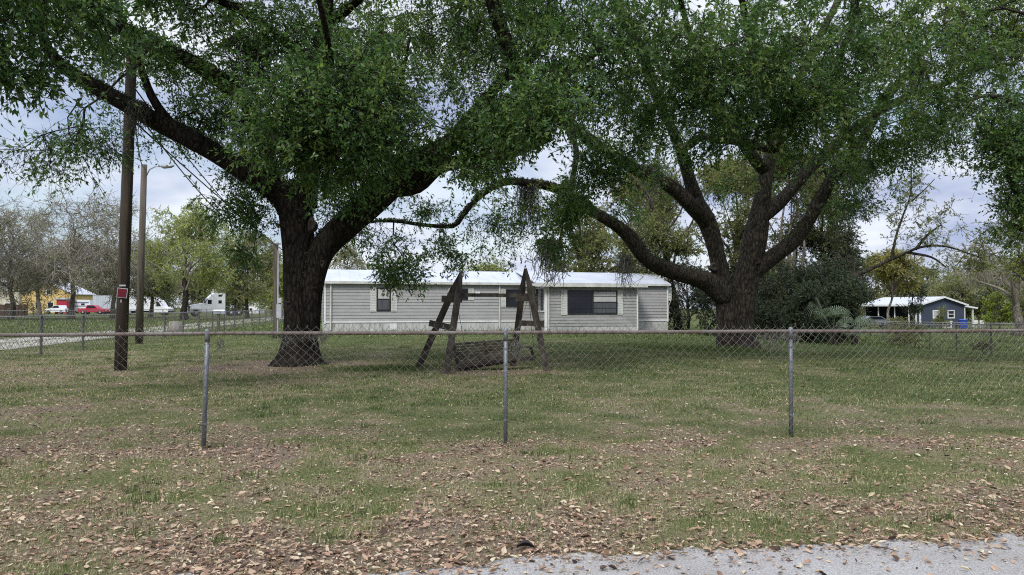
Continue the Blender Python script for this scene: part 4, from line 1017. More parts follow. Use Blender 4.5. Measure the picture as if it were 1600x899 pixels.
# ------------------------------------------------------------------ buildings far left
def simple_house(name, label, cat, px0, px1, Y, eave, apex, depth, wallm, roofm, wins, roofov=0.35, gable=True):
    x0, x1 = P(px0, 490, Y)[0], P(px1, 490, Y)[0]; z = float(gz(x0, Y)); r = thing(name, label, cat, (x0, Y, z)); xm = (x0 + x1) / 2; hw = (x1 - x0) / 2
    g = Geo(); g.box((xm, Y + depth / 2, z + eave / 2 - 0.1), (x1 - x0, depth, eave + 0.2))
    if gable: g.prism([(-hw, eave), (hw, eave), (0, apex)], 0.0, depth, o=(xm, Y, z))
    g.build('wall', wallm, r); g = Geo()
    if gable:
        for s_ in (-1, 1):
            a = np.array([xm + s_ * (hw + roofov), 0, z + eave - roofov * (apex - eave) / hw]); b_ = np.array([xm, 0, z + apex + 0.03])
            g.prism([(0, 0), (1, 0)], 0, 1) if False else None
            v = []
            for yy_ in (Y - roofov, Y + depth + roofov):
                for p_, dz in ((a, 0), (b_, 0), (b_, 0.18), (a, 0.18)): v.append((p_[0], yy_, p_[2] + dz))
            g.add(v, [[0, 1, 2, 3], [7, 6, 5, 4], [0, 4, 5, 1], [1, 5, 6, 2], [2, 6, 7, 3], [3, 7, 4, 0]])
    else: g.box((xm, Y + depth / 2, z + eave + 0.15), (x1 - x0 + roofov * 2, depth + roofov * 2, 0.3))
    g.build('roof', roofm, r)
    for wx_, wy_, ww, wh in wins:
        c = P(wx_, wy_, Y); g = Geo(); g.box((c[0], Y - 0.03, c[2]), (ww + 0.3, 0.08, wh + 0.3)); wd = g.build('window', M['white'], r)
        g = Geo(); g.box((c[0], Y - 0.075, c[2]), (ww, 0.02, wh)); g.build('pane', M['glass'], wd)
    return r
simple_house('yellow_house', 'bright yellow gabled house seen beneath the left trees', 'house', 34, 114, 178, 4.6, 7.4, 9, M['yellow'], M['roof_grey'], [(76, 457, 0.8, 1.0), (60, 477, 1.3, 1.3), (79, 477, 1.3, 1.3), (97, 477, 1.2, 1.3)])
simple_house('cream_building', 'plain cream flat roofed building left of the yellow house', 'building', -50, 30, 185, 5.6, 0, 8, M['cream'], M['cream'], [(12, 478, 1.4, 1.2)], gable=False)
simple_house('white_shed', 'small white gabled shed far off right of the semi truck', 'shed', 385, 404, 170, 1.6, 2.6, 4, M['white'], M['metal_roof'], [(392, 484, 0.6, 0.6)])
simple_house('red_stand', 'small red kiosk with pale roof between the pickup trucks', 'kiosk', 88, 104, 166, 3.2, 0, 2.5, M['red'], M['metal_roof'], [(96, 482, 1.2, 0.8)], gable=False)
x0, Y = P(-60, 490, 125)[0], 125.0
bf = thing('board_fence', 'dark brown board fence in front of the cream building', 'fence', (x0, Y, float(gz(x0, Y))))
g = Geo(); g2 = Geo(); x1 = P(45, 490, 125)[0]
for k in range(int((x1 - x0) / 0.2)):
    xx = x0 + 0.2 * k; g.box((xx, Y, 0.95 + 0.04 * math.sin(k * 1.7)), (0.17, 0.03, 1.9))
for k in range(int((x1 - x0) / 2.4) + 1): g2.box((x0 + 2.4 * k, Y + 0.08, 0.95), (0.12, 0.12, 1.9))
g.build('boards', M['brown_board'], bf); g2.build('posts', M['brown_board'], bf)

# ------------------------------------------------------------------ the two big live oaks and the tree at the right
def big_oak(name, label, limbs, lobes, seed, barkm, trunk_n=1, leaf=0.08, extra_fern=True, origin=None, leafm='oak_leaf', ferns_on=()):
    rng = np.random.RandomState(seed)
    root = thing(name, label, 'oak tree', (*origin, float(gz(*origin))))
    tg, bg_, lg, fg = Geo(), Geo(), Geo(), Geo(); sk = []
    for k, rows in enumerate(limbs):
        q = limb(tg if k < trunk_n else bg_, px_limb(rows), 18 if k < trunk_n else 12, 0.2, seed + k, 0.09, k < trunk_n)
        sk.append(q[::2])
        if k in ferns_on: ferns(fg, q, rng, 220, 0.055)
    skn = np.concatenate([s for i_, s in enumerate(sk) if i_ >= trunk_n] or sk)
    As, par_ = [], []
    for (px, py, Y, rx_, ry_, rd, n, gap, ti, lf, dens) in lobes:
        c = P(px, py, Y); r = (rx_ * Y / F_PX, rd, ry_ * Y / F_PX)
        q = lobe_points(c, r, n, rng, gap, 0.9, seed + int(px) % 7)
        As.append(q); par_.append(np.tile([ti, lf, dens], (len(q), 1)))
    A = np.concatenate(As); pr = np.concatenate(par_)
    N, par, R, tips, n0 = grow(skn, A, rng, 0.5, 0.006, 2.35, 0.11, 0.13)
    twig_geo(bg_, N, par, R, n0, 6, 3)
    O = outward(N, par, tips, A)
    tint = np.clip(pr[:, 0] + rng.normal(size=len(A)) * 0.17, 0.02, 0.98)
    for lf in np.unique(pr[:, 1]):
        for dn in np.unique(pr[:, 2]):
            mk = (pr[:, 1] == lf) & (pr[:, 2] == dn)
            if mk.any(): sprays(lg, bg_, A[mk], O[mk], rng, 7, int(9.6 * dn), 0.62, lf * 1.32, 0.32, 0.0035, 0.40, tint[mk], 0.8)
    # leaf tufts along the finer branches too
    i_ = np.arange(n0, len(N)); i_ = i_[(R[i_] < 0.02)]; i_ = i_[rng.rand(len(i_)) < 0.22]
    sprays(lg, bg_, N[i_], nrm(N[i_] - N[par[i_]]), rng, 4, 9, 0.45, leaf, 0.3, 0.003, 0.4, rng.uniform(0.2, 0.6, len(i_)))
    tg.build('trunk', M[barkm], root, True); bg_.build('limbs', M[barkm], root, True); lg.build('crown', M[leafm], root)
    if fg.n: fg.build('limb_ferns', M['fern'], root)
    print(name, 'attractors', len(A), 'leaf verts', lg.n)
    return root

o1_limbs = [
    [(467, 577, 18.9, 49.3), (467, 560, 18.9, 33.4), (468, 535, 18.9, 27.3), (468, 480, 18.9, 24.6), (467, 420, 18.9, 24.6), (464, 360, 18.9, 25.5), (462, 320, 18.9, 24.6), (470, 285, 18.9, 17.6)],
    [(478, 520, 18.9, 17.6), (484, 450, 18.85, 19.4), (506, 395, 18.8, 21.1), (546, 345, 18.7, 22), (598, 300, 18.5, 22), (645, 258, 18.2, 21.1), (700, 228, 17.9, 15.8), (755, 200, 17.5, 13.2), (815, 160, 17.0, 10.6), (880, 120, 16.2, 7.92), (950, 70, 15.5, 4.4)],
    [(468, 345, 18.9, 21.1), (436, 300, 18.7, 21.1), (395, 275, 18.4, 17.6), (342, 245, 18.0, 15.8), (275, 205, 17.4, 15), (205, 165, 16.8, 13.2), (140, 133, 16.2, 11.4), (100, 108, 15.8, 9.68), (72, 75, 15.4, 7.92), (66, 40, 15.2, 6.16), (55, -20, 15, 3.52)],
    [(478, 320, 18.9, 17.6), (486, 260, 19.1, 15.8), (492, 190, 19.4, 13.2), (498, 120, 19.8, 12.3), (508, 40, 20.2, 10.6), (515, -60, 20.5, 7.92), (530, -160, 21, 5.28)],
    [(430, 285, 18.6, 14.1), (412, 225, 18.2, 11.4), (385, 165, 17.8, 11.4), (332, 118, 17.2, 12.3), (260, 78, 16.6, 11.4), (195, 48, 16.0, 9.68), (130, 20, 15.4, 7.04), (60, -10, 14.8, 5.28)],
    [(600, 300, 18.5, 9), (650, 288, 18.7, 12.3), (690, 262, 18.9, 11.4), (745, 250, 19.2, 9.68), (800, 238, 19.5, 7.92), (860, 215, 19.8, 6.16)],
    [(815, 160, 17.0, 12.3), (805, 100, 17.0, 10.6), (790, 55, 17, 10.6), (772, 5, 17, 11.4), (760, -60, 17, 7.92)],
    [(700, 228, 17.9, 12.3), (780, 130, 18.2, 7.92), (835, 80, 18.4, 9.68), (860, 20, 18.6, 7.92), (875, -60, 19, 5.28)],
    [(275, 205, 17.4, 8.8), (235, 150, 17, 6.16), (205, 60, 16.5, 5.28), (160, -30, 16, 4.4)],
    [(70, 75, 15.4, 5.28), (60, 40, 13.5, 4.4), (40, 10, 11.5, 3.52), (10, -60, 9.5, 1.76)],
    [(498, 120, 19.8, 8.8), (440, 60, 19, 7.04), (380, 20, 18, 6.16), (300, -20, 17, 5.28), (210, -80, 16, 3.52)],
    [(508, 40, 20.2, 7.92), (600, -30, 19, 7.04), (700, -90, 18, 6.16), (760, -170, 17, 4.4)],
    [(482, 290, 18.7, 11.4), (505, 220, 16.8, 10.6), (520, 160, 14.8, 7.04), (510, 60, 12.8, 5.28), (480, -80, 11, 2.64)],
    [(565, 325, 18.65, 6), (590, 240, 17, 6.16), (620, 150, 15.5, 4.4), (640, 60, 14.5, 1.76)],
]
#          px    py    Y    rpx  rpy  rdep  n  gap  tint leaf dens
o1_lobes = [
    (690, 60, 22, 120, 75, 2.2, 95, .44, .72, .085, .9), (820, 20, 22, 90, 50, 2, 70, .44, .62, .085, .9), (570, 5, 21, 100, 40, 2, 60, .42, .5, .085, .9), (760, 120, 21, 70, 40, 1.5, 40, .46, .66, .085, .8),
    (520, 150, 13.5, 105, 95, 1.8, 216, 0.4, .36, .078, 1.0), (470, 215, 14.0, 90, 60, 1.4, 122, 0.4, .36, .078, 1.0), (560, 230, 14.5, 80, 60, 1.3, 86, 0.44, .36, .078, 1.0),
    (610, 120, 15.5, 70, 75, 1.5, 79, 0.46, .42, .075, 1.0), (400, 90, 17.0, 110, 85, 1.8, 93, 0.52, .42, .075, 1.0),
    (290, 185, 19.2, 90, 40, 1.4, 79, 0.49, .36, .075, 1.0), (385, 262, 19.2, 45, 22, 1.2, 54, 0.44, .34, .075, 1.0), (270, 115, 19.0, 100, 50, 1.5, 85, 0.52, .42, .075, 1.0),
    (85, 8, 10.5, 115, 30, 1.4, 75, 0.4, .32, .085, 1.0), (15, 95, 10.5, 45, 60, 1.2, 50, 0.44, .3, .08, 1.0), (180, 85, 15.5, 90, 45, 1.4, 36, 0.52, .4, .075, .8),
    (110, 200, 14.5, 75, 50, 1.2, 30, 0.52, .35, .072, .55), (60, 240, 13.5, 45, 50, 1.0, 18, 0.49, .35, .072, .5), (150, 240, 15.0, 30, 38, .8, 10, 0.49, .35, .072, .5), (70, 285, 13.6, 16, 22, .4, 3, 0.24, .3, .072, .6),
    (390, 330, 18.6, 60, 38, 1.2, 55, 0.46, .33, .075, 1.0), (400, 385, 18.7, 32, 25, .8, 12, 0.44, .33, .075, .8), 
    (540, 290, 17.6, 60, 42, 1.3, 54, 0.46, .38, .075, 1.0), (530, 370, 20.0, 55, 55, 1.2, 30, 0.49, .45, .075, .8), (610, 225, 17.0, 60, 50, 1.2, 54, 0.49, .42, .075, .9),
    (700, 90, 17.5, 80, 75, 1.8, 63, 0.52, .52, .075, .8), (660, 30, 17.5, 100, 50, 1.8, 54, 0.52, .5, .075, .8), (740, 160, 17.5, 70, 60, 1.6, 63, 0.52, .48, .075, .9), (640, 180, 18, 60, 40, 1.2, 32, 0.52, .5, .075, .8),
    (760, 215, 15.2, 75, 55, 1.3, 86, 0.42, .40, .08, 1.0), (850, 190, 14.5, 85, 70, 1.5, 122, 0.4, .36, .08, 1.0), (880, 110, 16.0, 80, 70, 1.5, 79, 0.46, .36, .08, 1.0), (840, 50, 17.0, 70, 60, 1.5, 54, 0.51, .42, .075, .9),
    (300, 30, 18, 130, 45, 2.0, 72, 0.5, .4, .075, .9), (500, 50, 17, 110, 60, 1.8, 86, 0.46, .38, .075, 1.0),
    (450, -170, 17, 420, 130, 5.0, 281, .3, .4, 0.15, 1.0), (100, -150, 15, 250, 130, 4.0, 120, .3, .4, 0.15, 1.0), (820, -150, 17, 220, 120, 4.0, 120, .3, .4, 0.15, 1.0),  # unseen crown above the frame, added dense and coarse to shade the lawn
]
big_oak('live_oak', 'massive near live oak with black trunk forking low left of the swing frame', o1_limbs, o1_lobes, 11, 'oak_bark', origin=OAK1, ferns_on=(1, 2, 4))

o2_limbs = [
    [(1148, 560, 28.6, 37.8), (1144, 545, 28.6, 26.7), (1136, 500, 28.5, 17.2), (1128, 440, 28.4, 13.8), (1116, 380, 28.3, 12.9), (1102, 340, 28.2, 13.8), (1085, 310, 28, 10.3)],
    [(1160, 558, 28.8, 31), (1157, 520, 28.8, 19.8), (1163, 460, 28.8, 18.1), (1174, 400, 28.8, 18.9), (1184, 350, 28.8, 16.3), (1192, 300, 28.9, 12), (1203, 250, 29, 10.3), (1222, 190, 29.2, 8.6), (1255, 110, 29.5, 6.88), (1300, 20, 30, 5.16), (1340, -60, 30, 3.44)],
    [(1134, 465, 28.4, 15.5), (1108, 443, 28.1, 15.5), (1060, 428, 27.6, 12.9), (1015, 405, 27.1, 12), (985, 375, 26.7, 11.2), (955, 348, 26.3, 9.46), (925, 328, 25.9, 8.6), (880, 300, 25.3, 7.57), (835, 287, 24.7, 6.45), (790, 285, 24, 5.33), (750, 308, 23.5, 4.3), (722, 338, 23.2, 3.96), (708, 353, 23, 3.61), (660, 352, 22.7, 2.92), (615, 346, 22.4, 2.58), (562, 347, 22.0, 1.72)],
    [(1104, 345, 28.2, 13.8), (1060, 300, 27.6, 11.2), (1010, 272, 27, 10.3), (975, 255, 26.5, 8.6), (930, 225, 26, 9.46), (885, 190, 25.3, 7.74), (830, 170, 24.6, 6.02)],
    [(1104, 350, 28.2, 12), (1080, 285, 28, 10.3), (1062, 235, 27.6, 8.6), (1035, 170, 27, 6.88), (1000, 80, 26, 8.6), (960, 0, 25, 6.88), (930, -80, 24, 5.16)],
    [(1172, 430, 28.8, 15.5), (1208, 400, 28.7, 12.9), (1240, 375, 28.6, 11.2), (1268, 335, 28.4, 10.3), (1300, 285, 28.2, 9.46), (1335, 240, 28, 8.6), (1375, 170, 27.5, 6.88), (1430, 100, 27, 5.16)],
    [(1188, 345, 28.8, 12.9), (1230, 300, 29.2, 10.3), (1275, 255, 29.5, 9.46), (1330, 205, 29.8, 7.74), (1400, 160, 30, 6.02), (1480, 130, 30, 3.44)],
    [(1200, 270, 29, 10.3), (1120, 170, 27, 8.6), (1080, 60, 25, 5.16), (1050, -60, 23, 2.58)],
    [(1222, 190, 29.2, 8.6), (1180, 90, 27, 7.74), (1160, 0, 24.5, 5.16), (1130, -120, 21, 2.58)],
    [(1062, 235, 27.6, 7.74), (1100, 215, 25, 6.02), (1165, 225, 22.5, 6.02), (1210, 235, 20.5, 5.16)],
    [(1335, 240, 28, 6.02), (1310, 130, 25, 6.02), (1330, 40, 22, 4.3), (1360, -80, 19, 2.58)],
    [(885, 190, 25.3, 5.16), (900, 240, 24.5, 4.3), (890, 300, 24, 3.44)],
    [(1480, 130, 30, 4.3), (1520, 110, 29, 3.44), (1580, 100, 28, 2.58)],
]
o2_lobes = [
    (980, 70, 17, 110, 90, 2.2, 151, 0.42, .34, .088, 1.0), (1080, 130, 18, 110, 90, 2.2, 165, 0.4, .36, .088, 1.0), (1180, 90, 18, 110, 90, 2.4, 165, 0.4, .36, .088, 1.0),
    (1290, 90, 19, 110, 95, 2.4, 172, 0.4, .42, .088, 1.0), (1400, 110, 21, 110, 95, 2.6, 180, 0.42, .5, .09, 1.0), (1500, 90, 23, 100, 95, 2.6, 144, 0.42, .62, .09, 1.0),
    (1000, 180, 20, 85, 55, 1.8, 93, 0.46, .36, .088, 1.0), (1150, 210, 21, 90, 45, 1.8, 79, 0.46, .4, .088, 1.0), (1270, 190, 20, 95, 55, 2.0, 108, 0.44, .4, .088, 1.0), (1380, 200, 22, 85, 55, 2.0, 86, 0.46, .44, .09, 1.0),
    (920, 260, 21, 60, 50, 1.4, 72, 0.44, .3, .088, 1.0), (905, 350, 23, 45, 60, 1.2, 62, 0.4, .5, .09, 1.0), (860, 340, 24, 40, 50, 1.2, 30, 0.49, .85, .09, .7), (780, 250, 21, 55, 28, 1.2, 45, 0.44, .36, .088, .9),
    (640, 395, 22.3, 42, 45, 1.2, 37, 0.44, .45, .085, .8), (610, 425, 22.2, 34, 18, .8, 21, 0.39, .45, .085, .9), (575, 375, 22, 34, 35, 1, 12, 0.49, .45, .085, .6), (690, 385, 22.8, 35, 28, 1, 19, 0.46, .45, .085, .7), (720, 400, 23, 26, 22, .8, 12, 0.46, .4, .085, .7),
    (760, 350, 23.6, 45, 55, 1.2, 32, 0.49, .5, .085, .7), (670, 330, 22.6, 60, 22, 1, 16, 0.49, .45, .085, .6), (800, 350, 24, 30, 50, 1, 23, 0.46, .55, .085, .7), (640, 300, 22, 40, 26, .8, 7, 0.44, .4, .085, .6),
    (1450, 190, 25, 70, 45, 1.8, 54, 0.46, .46, .09, .9), (1460, 240, 25, 50, 32, 1.3, 23, 0.46, .46, .09, .7), (1380, 250, 26, 55, 32, 1.3, 27, 0.49, .42, .09, .7), (1330, 320, 27, 45, 55, 1.4, 30, 0.49, .42, .09, .7), (1300, 270, 27, 60, 50, 1.5, 32, 0.5, .45, .09, .8),
    (1010, 300, 27, 60, 40, 1.5, 23, 0.52, .5, .09, .7), (1140, 290, 29, 50, 50, 1.5, 19, 0.52, .5, .09, .7), (1220, 270, 30, 50, 60, 1.5, 21, 0.52, .55, .09, .7), (1000, 230, 24, 60, 30, 1.4, 36, 0.49, .4, .088, .9),
    (1150, -150, 23, 380, 140, 6.5, 281, .3, .4, 0.18, 1.0), (1480, -120, 24, 240, 130, 5, 120, .3, .4, 0.18, 1.0),  # out-of-view upper crown, added for the shade it casts below
]
big_oak('live_oak', 'wide spreading live oak with several grey stems right of the mobile home', o2_limbs, o2_lobes, 23, 'oak_bark2', 2, 0.09, origin=OAK2, ferns_on=(2, 3, 5))
o3_limbs = [
    [(1860, 640, 20.5, 40), (1855, 560, 20.5, 32), (1850, 400, 20.5, 28), (1840, 260, 20.3, 24), (1830, 150, 20, 18)],
    [(1845, 300, 20.4, 18), (1760, 230, 20, 14), (1680, 190, 19.6, 11), (1600, 165, 19.2, 5), (1540, 150, 19, 3), (1510, 165, 18.8, 1)],
    [(1835, 180, 20, 16), (1750, 90, 20, 8), (1660, 40, 20, 4), (1560, 10, 20, 1.5)],
    [(1700, 200, 19.7, 9), (1640, 260, 19.4, 7), (1600, 310, 19.2, 5), (1570, 270, 19, 4)],
    [(1845, 350, 20.4, 12), (1740, 340, 21, 9), (1650, 370, 21.5, 7), (1570, 350, 22, 4)],
]
o3_lobes = [
    (1560, 215, 18.8, 38, 60, 1.2, 63, 0.44, .46, .082, .9), (1580, 280, 19, 50, 45, 1.2, 81, 0.42, .42, .082, 1.0), (1600, 190, 19, 60, 70, 1.4, 81, 0.46, .45, .082, .9), (1555, 320, 19.2, 36, 26, .8, 27, 0.46, .42, .082, .8),
    (1620, 60, 21, 90, 70, 2, 100, 0.42, .72, .085, 1.0), (1520, 20, 22, 70, 50, 1.8, 72, 0.44, .66, .085, 1.0), (1680, 250, 20, 80, 90, 2, 100, 0.39, .45, .1, 1.0), (1800, 60, 20, 140, 120, 3, 115, 0.34, .45, .13, 1.0), (1590, 360, 21.5, 34, 26, 1, 18, 0.46, .6, .085, .8),
]
big_oak('live_oak', 'leafy tree reaching into the top right corner, its trunk beyond the right edge', o3_limbs, o3_lobes, 37, 'oak_bark2', 1, 0.085, origin=(P(1860, 640, 20.5)[0], 20.5))

# old pruning scars and knots on the oak trunks
M['scar'] = mat('healed_scar_wood', (0.07, 0.058, 0.048), (0.022, 0.018, 0.015), 14, 0.9, bump=0.6, bd=0.02)
def knot(px, py, Y, r, stretch, root):
    c = P(px, py, Y); g = Geo(); k = 14; th = np.arange(k) / k * 6.283; rows = []
    for f, d_ in ((1.35, 0.12), (1.0, 0.02), (0.78, -0.02), (0.5, 0.02), (0.2, 0.03)):
        rr = r * f * (1 + 0.16 * np.sin(3 * th + px) + 0.09 * np.sin(5 * th + py)); rows.append(np.c_[c[0] + rr * np.cos(th), np.full(k, c[1] + d_), c[2] + rr * stretch * np.sin(th)])
    v = np.concatenate(rows); i = np.arange(4)[:, None] * k; j = np.arange(k)[None, :]; j2 = (j + 1) % k
    g.add(v, np.stack([i + j, i + k + j, i + k + j2, i + j2], -1).reshape(-1, 4)); off = g.n
    g.add([[c[0], c[1] + 0.01, c[2]]], [[0, 0, 0]]); g.F[3].pop(); g.F[3].append(np.c_[4 * k + j[0], np.full(k, off), 4 * k + j2[0]])
    g.build('pruning_scar', M['scar'], root, True)
oaks = [o for o in COL.objects if o.name.startswith('live_oak')]
knot(486, 352, 18.46, 0.10, 1.5, oaks[0]); knot(503, 412, 18.5, 0.06, 1.6, oaks[0]); knot(450, 470, 18.47, 0.06, 1.3, oaks[0])
knot(1116, 418, 28.05, 0.13, 1.15, oaks[1]); knot(1184, 408, 28.3, 0.12, 1.1, oaks[1])
# dead twigs caught on the mobile home roof
rng = np.random.RandomState(9); g = Geo(); c = hp(s_of(860, tE), tE + 0.35, ez2 + 0.12)
a = c + rng.normal(size=(26, 3)) * [0.18, 0.05, 0.02]; b_ = a + rng.normal(size=(26, 3)) * [0.35, 0.2, 0.12] + [0, 0, 0.33]; g.segs(a, b_, 0.012, 0.005, 3)
tag(g.build('dead_twigs', M['twig'], None, False, tuple(c)), 'spray of dead twigs lying on the front roof edge over the addition', 'twigs')
for px in (609,):
    g = Geo(); s0_ = s_of(px); hbox(g, s0_, s0_ + 0.42, -0.03, -0.018, 0.12, 0.5); g.build('skirting_vent', M['dark_post'] if px != 609 else M['white'], home)
# ------------------------------------------------------------------ background trees
GB, OB, TW, GT = M['grey_bark'], M['oak_bark2'], M['twig'], M['grey_twig']
# bare winter trees on the left
BT = 'bare trees beyond the drive'
for px, Y, h, cr, sd_, lab in ((-70, 80, 14.5, 7.5, 101, 'grey half bare tree at the left edge, before the cream building'), (18, 92, 15, 7.5, 102, 'grey brown bare tree rising before the cream building'),
                               (112, 88, 14.8, 7.5, 103, 'large bare tree with trunk between the white and crimson pickups'), (176, 98, 15.8, 7.0, 104, 'bare tree seen directly behind the dark utility pole'),
                               (60, 120, 17, 7.5, 105, 'bare tree farther off, over the yellow house')):
    crown_tree('bare_tree', lab, 'tree', px, Y, h, cr, sd_, M['brown_leaf'], GB, GT, n=560, twigs=7, per=5, leaf=0.16, R=1.3, cbase=0.2, trunk_r=0.34, gap=0.28, nl=13, droop=0.05, tr=0.016, group=BT, tint=(0.1, 0.8), flat=0.7)
crown_tree('leafing_tree', 'rounded pale green tree above the semi truck', 'tree', 290, 84, 12.9, 6.2, 111, M['spring_leaf'], OB, GT, n=620, twigs=6, per=13, leaf=0.19, R=1.0, cbase=0.22, trunk_r=0.42, gap=0.33, nl=12, tr=0.012)
crown_tree('leafing_tree', 'olive green tree between the semi truck and the service post', 'tree', 386, 100, 11.8, 6.0, 112, M['olive_leaf'], OB, GT, n=560, twigs=6, per=13, leaf=0.2, R=1.1, cbase=0.15, trunk_r=0.28, gap=0.34, tr=0.013)
crown_tree('leafing_tree', 'hazy olive tree between the two wooden poles', 'tree', 236, 108, 13.0, 5.0, 113, M['olive_leaf'], GB, GT, n=500, twigs=6, per=10, leaf=0.2, R=1.1, cbase=0.12, gap=0.36, tr=0.014)
crown_tree('leafing_tree', 'low yellow green tree behind the left oak trunk', 'tree', 425, 120, 10.0, 6.0, 114, M['spring_leaf'], GB, GT, n=360, twigs=6, per=13, leaf=0.25, R=1.2, cbase=0.12, gap=0.34)
crown_tree('leafing_tree', 'olive tree left of the mobile home, over its roof corner', 'tree', 545, 92, 10.4, 4.2, 115, M['olive_leaf'], GB, GT, n=240, twigs=5, per=8, leaf=0.18, R=1.0, cbase=0.2, gap=0.38)
for k, (px, Y, h, cr) in enumerate(((-150, 200, 16, 10), (-40, 215, 15, 10), (45, 225, 14, 9), (150, 210, 15, 10), (240, 220, 14, 9), (310, 200, 13, 9), (370, 190, 12, 8), (455, 200, 13, 9))):
    crown_tree('distant_tree', ('distant tree at the far left edge', 'distant tree behind the cream building', 'distant tree behind the yellow house roof', 'distant tree behind the pale cargo trailer', 'distant tree behind the white box truck', 'distant tree behind the semi truck cab', 'distant tree behind the small white shed', 'distant tree behind the left oak trunk')[k],
               'tree', px, Y, h, cr, 130 + k, M['brown_leaf'] if k in (0, 1, 3) else M['olive_leaf'], GB, GT, n=330, twigs=5, per=11, leaf=0.45, R=2.0, cbase=0.05, gap=0.28, nl=7, tr=0.03, tint=(0.1, 0.7), group='distant trees beyond the left lots')
# low trees behind the mobile home
crown_tree('leafing_tree', 'bright green crown just above the mobile home roof behind the swing frame', 'tree', 765, 78, 6.4, 3.6, 116, M['spring_leaf'], OB, TW, n=260, twigs=5, per=10, leaf=0.15, R=0.7, cbase=0.2, gap=0.3)
MID = 'trees behind the mobile home'
crown_tree('leafing_tree', 'thin olive tree behind the roof over the addition', 'tree', 905, 60, 11.5, 3.6, 117, M['olive_leaf'], GB, TW, n=340, twigs=6, per=13, leaf=0.15, R=0.8, cbase=0.2, gap=0.42, tr=0.010, group=MID)
crown_tree('leafing_tree', 'tall yellowish tree behind the right end of the mobile home', 'tree', 985, 64, 14.0, 4.6, 118, M['yellow_leaf'], GB, TW, n=480, twigs=6, per=14, leaf=0.16, R=0.9, cbase=0.18, gap=0.40, tr=0.011, tint=(0.05, 0.55), group=MID)
crown_tree('leafing_tree', 'leaning grey stemmed tree behind the wide oak, left part', 'tree', 1062, 52, 14.0, 4.0, 119, M['olive_leaf'], OB, TW, n=440, twigs=6, per=13, leaf=0.145, R=0.85, cbase=0.28, gap=0.42, lean=-0.16, trunk_r=0.3, tr=0.010, group=MID)
crown_tree('leafing_tree', 'olive tree seen between the stems of the wide oak', 'tree', 1150, 58, 14.5, 5.0, 120, M['olive_leaf'], OB, TW, n=560, twigs=6, per=14, leaf=0.16, R=0.9, cbase=0.15, gap=0.36, tr=0.011, group=MID)
crown_tree('leafing_tree', 'tall multi stemmed tree right of the wide oak', 'tree', 1235, 48, 14.0, 3.9, 121, M['olive_leaf'], GB, TW, n=520, twigs=6, per=14, leaf=0.14, R=0.85, cbase=0.2, gap=0.40, stems=4, trunk_r=0.34, tr=0.010, tint=(0.0, 0.6), group=MID)
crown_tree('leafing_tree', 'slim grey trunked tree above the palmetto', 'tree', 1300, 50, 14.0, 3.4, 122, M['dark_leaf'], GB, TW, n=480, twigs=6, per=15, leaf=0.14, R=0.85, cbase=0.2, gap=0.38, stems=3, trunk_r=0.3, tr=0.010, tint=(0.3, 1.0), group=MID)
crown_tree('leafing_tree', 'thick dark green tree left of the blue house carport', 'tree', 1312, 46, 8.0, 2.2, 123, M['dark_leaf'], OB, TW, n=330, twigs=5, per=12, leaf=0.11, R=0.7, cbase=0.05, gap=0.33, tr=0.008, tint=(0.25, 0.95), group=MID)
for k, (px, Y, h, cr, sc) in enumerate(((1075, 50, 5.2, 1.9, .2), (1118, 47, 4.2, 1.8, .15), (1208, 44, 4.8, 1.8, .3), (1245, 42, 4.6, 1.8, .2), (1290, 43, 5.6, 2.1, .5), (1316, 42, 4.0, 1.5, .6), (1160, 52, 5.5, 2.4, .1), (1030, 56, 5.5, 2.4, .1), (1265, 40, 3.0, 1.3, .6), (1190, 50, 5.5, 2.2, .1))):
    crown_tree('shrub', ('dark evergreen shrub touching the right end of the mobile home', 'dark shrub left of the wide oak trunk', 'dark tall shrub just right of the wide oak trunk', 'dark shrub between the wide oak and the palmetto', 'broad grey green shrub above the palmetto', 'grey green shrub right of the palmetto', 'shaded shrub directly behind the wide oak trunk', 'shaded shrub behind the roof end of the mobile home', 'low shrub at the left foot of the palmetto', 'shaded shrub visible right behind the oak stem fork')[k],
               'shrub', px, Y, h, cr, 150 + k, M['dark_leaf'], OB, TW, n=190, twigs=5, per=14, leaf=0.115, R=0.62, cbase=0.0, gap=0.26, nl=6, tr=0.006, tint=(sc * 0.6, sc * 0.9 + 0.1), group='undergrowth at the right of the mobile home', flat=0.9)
# right background
crown_tree('yellowish_tree', 'yellowish tree with slanting trunk before the blue house roof', 'tree', 1388, 86, 8.8, 4.0, 124, M['yellow_leaf'], GB, TW, n=400, twigs=6, per=14, leaf=0.17, R=0.85, cbase=0.56, gap=0.34, lean=0.08, trunk_r=0.2)
crown_tree('dark_tree', 'small dark tree over the middle of the blue house roof', 'tree', 1426, 88, 6.0, 2.0, 125, M['dark_leaf'], OB, TW, n=130, twigs=5, per=11, leaf=0.14, R=0.6, cbase=0.3, gap=0.3)
for k, (px, Y, h, cr) in enumerate(((1380, 150, 13, 7), (1455, 165, 12.5, 8), (1530, 150, 13, 8), (1600, 165, 14, 9), (1680, 150, 15, 9), (1300, 140, 13, 8), (1490, 128, 9, 6), (1210, 130, 12, 8))):
    crown_tree('distant_tree', ('distant tree behind the yellowish tree', 'distant tree behind the blue house ridge', 'distant tree right behind the blue house porch', 'distant tree at the right edge', 'distant tree just beyond the right edge', 'distant tree behind the palmetto thicket', 'lower distant tree above the blue gable', 'distant tree behind the wide oak')[k],
               'tree', px, Y, h, cr, 170 + k, M['olive_leaf'], GB, GT, n=380, twigs=5, per=12, leaf=0.36, R=1.7, cbase=0.04, gap=0.30, nl=7, tr=0.025, tint=(0.2, 0.85), group='distant trees beyond the blue house')
